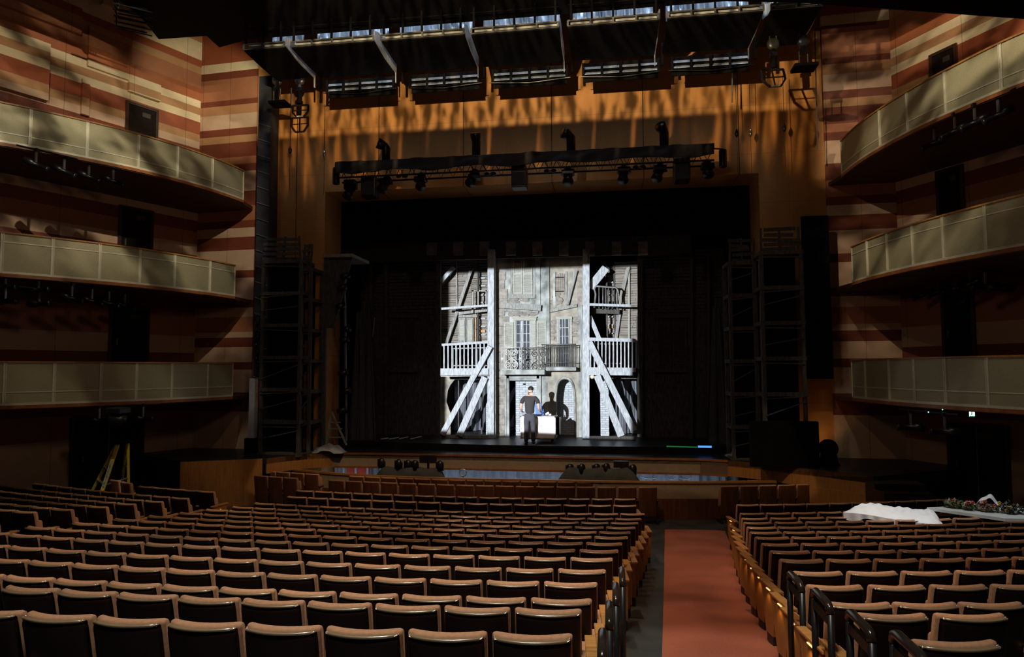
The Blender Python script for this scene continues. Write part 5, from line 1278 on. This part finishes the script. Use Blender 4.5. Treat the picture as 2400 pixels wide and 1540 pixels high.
# ------------------------------------------------------------------ boards laid over the right block seats
def board(name, pts, z, label):
    return tag(MB().prism([(p.x, p.y) for p in pts], z-.04, z).build(name, WHITECLOTH), label, 'board')
zz = .3+.93+.12
R17 = lambda x, y: PZ(x, y, zz)
t = thing('covered_table', (P(2090, 1200, 11).x, 11.2, 1.1), 'board under a rumpled white cloth lying across the seat backs, right block', 'table')
c0 = R17(1975, 1190); c1 = R17(2215, 1214)
def ct_(u, v):
    a = R17(1976, 1194).lerp(R17(2212, 1222), u); b = R17(2015, 1178).lerp(R17(2190, 1190), u); p = a.lerp(b, v)
    e = min(1, min(u, 1-u)*9, min(v, 1-v)*4); edge_ = math.sin(e*PI/2)
    return Vector((p.x, p.y, zz-.07+.07*edge_+.010*math.sin(u*52+v*14)*edge_+.014*math.sin(u*19-v*12)*edge_+.03*math.exp(-((u-.2)/.25)**2)))
g1 = MB().grid(ct_, 60, 16); g1.build('cloth_top', WHITECLOTH, t, True)
def skf(u, v):
    p = ct_(u, 0); return Vector((p.x, p.y-.01-.015*math.sin(u*50)*v, p.z-(.10+.035*math.sin(u*17)+.05*(u > .55)*min(1, (u-.55)*6))*v))
MB().grid(skf, 60, 4).build('cloth_skirt', WHITECLOTH, t, True)
b_ = [R17(1984, 1190), R17(2205, 1216), R17(2184, 1194), R17(2020, 1181)]
MB().prism([(q.x, q.y) for q in b_], zz-.10, zz-.06).build('board', WOOD, t)
pts = [R17(2172, 1189), R17(2356, 1215), R17(2520, 1219), R17(2460, 1196), R17(2290, 1184)]
pt = thing('prop_table', (pts[1].x, pts[1].y, zz-.06), 'bare white board across the seats holding posies, far right', 'table')
MB().prism([(p.x, p.y) for p in pts], zz-.05, zz).build('top', mat('white_board', (.62, .65, .62), .6, noise=.04), pt)
def wc(u, v):
    a = R17(2262, 1185).lerp(R17(2370, 1192), u); b = R17(2270, 1181).lerp(R17(2372, 1188), u); p = a.lerp(b, v)
    return Vector((p.x, p.y, zz+.005+.20*math.exp(-((u-.5)/.22)**2)*(.7+.3*math.sin(v*3))+.02*math.sin(u*25)))
tag(MB().grid(wc, 30, 8).build('crumpled_cloth', WHITECLOTH, smooth=True), 'crumpled white cloth behind the posies on the white board', 'cloth')
LEAF = mat('leaf_green', (.10, .16, .06), .6, noise=.3); REDF = mat('red_petal', (.55, .07, .05), .6); PNKF = mat('pale_petal', (.62, .48, .42), .6); DRKF = mat('dark_leaf', (.03, .04, .03), .5); YELF = mat('yellow_petal', (.5, .38, .08), .6)
def posy(px, py, w_, h_, lab, cols, seed, leaf=LEAF):
    R2 = random.Random(seed); p = R17(px, py); t = thing('posy', (p.x, p.y, zz), lab, 'flower arrangement', 'flower arrangements on the white board')
    mb = MB()
    for k in range(170):
        a = R2.uniform(0, 2*PI); r_ = R2.random()**.6; c = Vector((p.x+math.cos(a)*r_*w_/2, p.y+math.sin(a)*r_*.16, zz+.015+R2.random()*h_*(1-r_*.6)))
        d_ = Vector((R2.uniform(-1, 1), R2.uniform(-1, 1), R2.uniform(0, 1))).normalized()*.06; s_ = d_.cross(Vector((0, 0, 1))).normalized()*.02
        mb.add([c-d_*.3, c+s_+d_*.3, c+d_, c-s_+d_*.3], [(0, 1, 2, 3)])
    mb.build('foliage', leaf, t)
    for ci, m_ in enumerate(cols):
        mb = MB()
        for k in range(5):
            a = R2.uniform(0, 2*PI); r_ = R2.random()*.8; c = Vector((p.x+math.cos(a)*r_*w_/2, p.y-abs(math.sin(a))*r_*.12, zz+.03+R2.random()*h_))
            for q in range(5): mb.ball(c+Vector((.018*math.cos(q*1.26), 0, .018*math.sin(q*1.26))), .016, 6)
        mb.build('blossom', m_, t, True)
posy(2236, 1190, .28, .16, 'posy of red and white blossoms, leftmost on the white board', (REDF, PNKF), 1)
posy(2268, 1194, .26, .10, 'low green posy with a red bloom, second from left on the board', (REDF, PNKF), 2)
posy(2312, 1198, .32, .14, 'brown and red dried posy, third from left on the board', (PNKF, REDF), 3, mat('dry_leaf', (.2, .13, .08), .7))
posy(2367, 1203, .42, .18, 'dark bushy posy with yellow specks, rightmost on the board', (YELF,), 4, DRKF)
# steps and box beside the right side platform
for i, (x0, x1, y0, y1, yy) in enumerate([(2050, 2170, 1134, 1150, 15.75), (2072, 2190, 1156, 1175, 15.05)]):
    a = P(x0, y0, yy); b = P(x1, y0, yy)
    tag(MB().box((a.x, yy, 0.02), (b.x, yy+.55, a.z)).build('stage_step', mat('gloss_black', (.01, .012, .014), .18)), 'glossy black step beside the right stage platform, %s one' % ('upper' if i == 0 else 'lower'), 'step')
p = PZ(2010, 1172, .3); t = thing('equipment_bag', (p.x, p.y, floor_z(p.x, p.y)), 'dark blue-black bag on the floor beside the front right seats', 'bag')
MB().ball((p.x, p.y, floor_z(p.x, p.y)+.25), .3, 14, (1.3, .7, .85)).build('body', mat('navy_plastic', (.012, .016, .028), .35), t, True)
# covered lamps in the pit with a screen beside them
def pit_bank(x0, x1, heads, mon, lab, seed):
    Y = 17.9; a = P(x0, 1120, Y).x; b = P(x1, 1120, Y).x; R2 = random.Random(seed)
    t = thing('covered_lamp_bank', ((a+b)/2, Y, -1.6), 'row of lamps half covered by dark cloth in the pit, %s bank' % lab, 'stage lamp', 'covered lamp banks in the pit')
    zt_ = P((x0+x1)/2, 1098, Y).z
    def f(u, v):
        x = a+(b-a)*u; e = math.sin(min(1, min(u, 1-u)*7)*PI/2); return Vector((x+(.15 if u > .5 else -.15)*(1-v)*(1-e), Y-.25+.5*v+.04*math.sin(u*22+seed), -1.6+(zt_+1.6)*min(1, 1.02*(math.sin(min(1, v*2.4)*PI/2)))*(.86+.14*e)+.03*math.sin(u*15)))
    MB().grid(f, 60, 10).build('cloth', mat('charcoal_cloth', (.045, .045, .042), .9), t, True)
    for k, (x, y) in enumerate(heads):
        p = P(x, y, Y+.05); MB().lathe((p.x, p.y, p.z-.12), [(.10, -.1), (.105, .05), (.09, .13), (.05, .17), (.0, .18)], 14).build('lamp_head', BLK2, t, True)
        MB().box((p.x-.12, p.y-.03, p.z-.18), (p.x-.10, p.y+.03, p.z+.02)).build('lamp_yoke', BLK2, t)
    q0 = P(mon[0], mon[1], Y+.2); q1 = P(mon[2], mon[3], Y+.2)
    m = tag(MB().box((q0.x, Y+.2, q1.z), (q1.x, Y+.32, q0.z)).build('pit_screen', BLK2), 'black flat screen above the covered lamps, %s bank' % lab, 'screen')
    MB().box(((q0.x+q1.x)/2-.03, Y+.24, -1.6), ((q0.x+q1.x)/2+.03, Y+.28, q1.z)).build('stand', BLK2, m)
pit_bank(880, 1042, [(895, 1078), (935, 1081), (957, 1082), (973, 1083), (1032, 1084)], (983, 1068, 1022, 1086), 'left', 1)
pit_bank(1312, 1496, [(1336, 1091), (1363, 1091), (1398, 1091), (1421, 1090), (1483, 1093)], (1438, 1081, 1474, 1097), 'right', 2)
t = thing('music_stand_lamp', (P(1085, 1110, 19).x, 19, -1.6), 'chrome lamp ring shining in the pit left of centre', 'lamp')
MB().tube([P(1085, 1108, 19)+Vector((.1*math.cos(a), 0, .1*math.sin(a))) for a in [i*PI/8 for i in range(17)]], .02, 6).build('ring', SILVER, t, True)
MB().bar((P(1085, 1110, 19).x, 19, -1.6), P(1085, 1116, 19), .03, .03).build('pole', STEEL, t)
# ================================================================== LIGHT
# profile lamp from the rear of the hall: shuttered to a rectangle on the set
LP = Vector((-6.9, 0, EZ+1.9))
c4 = [P(1035, 628, 22.3), P(1490, 632, 22.3), P(1488, 1022, 22.3), P(1035, 1022, 22.3)]
ctr = sum(c4, Vector())/4
fs_ = spot('profile_lamp', LP, ctr, 38000, (.92, .96, 1), 26, .05, .02)
Ri = (ctr-LP).to_track_quat('-Z', 'Y').to_matrix().transposed()
uv = [(lambda q: (q.x/-q.z, q.y/-q.z))(Ri @ (c-LP)) for c in c4]
gobo(fs_, ((uv[0][0]+uv[3][0])/2, (uv[1][0]+uv[2][0])/2, (uv[2][1]+uv[3][1])/2, (uv[0][1]+uv[1][1])/2), soft=.0035)
warm = (1, .74, .40)
def uvof(p, o): q = o.rotation_euler.to_matrix().transposed() @ (Vector(p)-o.location); return q.x/-q.z, q.y/-q.z
WL_ = (-2.6, 5.5, 9.3); WT = (-2.6, 19.8, 10.6)
k = spot('warm_spot', WL_, WT, 9000, warm, 70, .1, .06)
v0 = uvof(P(1270, 288, YP), k)[1]
uL = uvof(P(615, 240, YP), k)[0]; uR = uvof(P(1920, 110, YP), k)[0]
gobo(k, (uL, uR, v0, 2), .006, (6, 11, 2.6, .40, .62, .14, 0))  # lower cut and streak noise paint the wall's shadow edge and dapples into the lamp
for sx in (-1, 1):
    k = spot('warm_spot', WL_, WT, 5200, (1, .62, .24), 70, .1, .06)
    pe = uvof(P(900 if sx < 0 else 1640, 330, YP), k)[0]; vb = uvof(P(1270, 400, YP), k)[1]
    sh = (uL, pe, vb, v0+.01) if sx < 0 else (pe, uR, vb, v0+.01)
    gobo(k, sh, .05, (5, 11, 1.2, .44, .66, .03, 0))
# added lamp, streaks painted in its beam for rays through the panel gaps
k = spot('warm_spot', WL_, WT, 4500, (1, .6, .22), 70, .1, .06); gobo(k, (uL, uR, uvof(P(1270, 430, YP), k)[1], v0), .03, (4, 9, .25, .58, .68, 0, .05))
# side walls and balcony fronts, lit from under the bridge
def side(loc, tgt, watt, col, ang, rot, z=.03):
    k = spot('warm_spot', loc, tgt, watt, col, ang, .5, .05); L_ = loc[0] > tgt[0]
    uc = uvof((-11.1, 19.8, tgt[2]) if L_ else (6.1, 19.8, tgt[2]), k)[0]
    gobo(k, (-9, uc, -9, 9) if L_ else (uc, 9, -9, 9), .02, (4.4, 1.0, 1.9, .43, .58, z, rot))  # slanted noise in the beam stands in for rail and ladder shadows
side((-4.6, 9.0, 12.9), (-13.4, 17.6, 11.2), 2300, (1, .84, .6), 62, .5)
side((-.2, 9.0, 12.9), (8.2, 17.6, 11.0), 2200, (1, .80, .54), 62, -.5)
side((-7.6, 10.5, 12.85), (-12.6, 14.5, 3.5), 560, (1, .88, .64), 84, .7, .05)
side((3.0, 10.5, 12.85), (7.6, 14.5, 3.5), 480, (1, .88, .64), 84, -.7, .05)
k = spot('warm_spot', (-10.0, 16.8, 12.8), (-13.0, 19.7, 12.6), 300, (1, .88, .6), 70, .6, .06)
# house wash over the seats
k = spot('house_light', (-2.6, 5.5, 14.4), (-2.6, 8.0, 1), 2500, (1, .72, .46), 80, .7, .05); gobo(k, None, 0, (3.5, 2, 2, .35, .65, .15, 0))
k = area('house_light', (-.8, 1.2, 12.6), (-1.5, 5.2, 1.5), 150, (1, .95, .8), 1.6, .5); k.data.spread = math.radians(70)  # overhead panel added for glints on the seat back edges
k = spot('aisle_fill', (1.6, 7.5, 12.5), (1.3, 9.5, .5), 800, (1, .66, .5), 50, .6, .1); gobo(k, None, 0, (5, .5, 3, .35, .62, .25, 0))  # added spot brightening the carpet, dapples painted in its beam
k = spot('apron_fill', (-2.4, 9.3, 12.9), (-2.4, 19, 1.2), 1500, (1, .74, .46), 80, .3, .05)  # added fill for the stage lip, masked to it below
vt = uvof((-2.4, 19.15, 1.3), k)[1]; vl = uvof((-2.4, 17.3, .78), k)[1]; gobo(k, (-.52, .52, vl, vt), .004)
k = spot('apron_fill', (-2.4, 9.3, 12.9), (-2.4, 18, .6), 220, (1, .74, .46), 90, .3, .05)  # weak unmasked fill added for the platform fronts
# cool light among the catwalk panels
for i in range(7):
    a_ = area('catwalk_lamp', (-9.2+2.05*i, 16.95, 14.6), (-9.2+2.05*i, 17.3, 13.2), 9, (.72, .84, 1), 1.6, .1); a_.data.spread = math.radians(60)
    a_ = area('catwalk_lamp', (-8.4+2.05*i, 17.4, 13.4), (-8.4+2.05*i, 18.1, 12.1), 1, (.72, .84, 1), 1.4, .1); a_.data.spread = math.radians(28)
# pit and foot light
area('pit_lamp', (-3.0, 19.5, -.1), (-3.0, 20.6, .3), 34, (.75, .85, 1), 12, .2)
spot('foot_light', (5.75, 19.2, 1.5), (5.9, 19.8, 2.6), 7, (1, .5, .16), 100, .8, .05)
area('stage_glow', (-2, 21.5, 9.5), (-2, 21.5, 1), 4, (.6, .75, 1), 10, 2)
for (px_a, w_) in ((2095, 2600), (2320, 1700)):
    q_ = PZ(px_a, 1198, 1.35); spot('table_fill', (4.6, 8.6, 11.5), q_, w_, (.93, .97, 1), 11, .7, .08)  # narrow spots added to whiten the cloth and the board
spot('warm_spot', (-6.5, 8.5, 12.0), P(268, 1095, 15.0), 1300, (1, .9, .7), 7, .5, .05)  # narrow spot added to brighten the yellow ladder
k = spot('warm_spot', (7.0, 9.5, 11.6), (7.4, 19.6, 11.9), 950, (1, .80, .56), 62, .4, .05); gobo(k, (uvof((6.15, 19.7, 11), k)[0], 9, uvof((7.0, 19.6, 9.3), k)[1], 9), .02, (6, 1.3, 2.2, .42, .60, .12, -.5))  # added spot for the upper right wall that the bridge blocks off
k = spot('warm_spot', (-6.0, 4.0, 12.0), (-15.6, 14.5, 12.9), 2600, (1, .82, .56), 46, .5, .05); gobo(k, (-9, 9, uvof((-13.5, 13.4, 9.7), k)[1], 9), .02, (5, 1.2, 2, .44, .60, .06, .5))  # added spot for the upper left wall, dapples in its beam
spot('dim_fill', (-3.5, 8, 7.5), (-14, 16, 5.5), 120, (1, .7, .5), 95, .8, .4)
spot('dim_fill', (-1.5, 8, 7.5), (9, 16, 5.5), 120, (1, .7, .5), 95, .8, .4)
spot('house_light', (-3, 13.2, 12.4), (-3, 15.2, 0), 620, (1, .70, .46), 88, .8, .15)  # added spot to lift the seat tops of the front rows
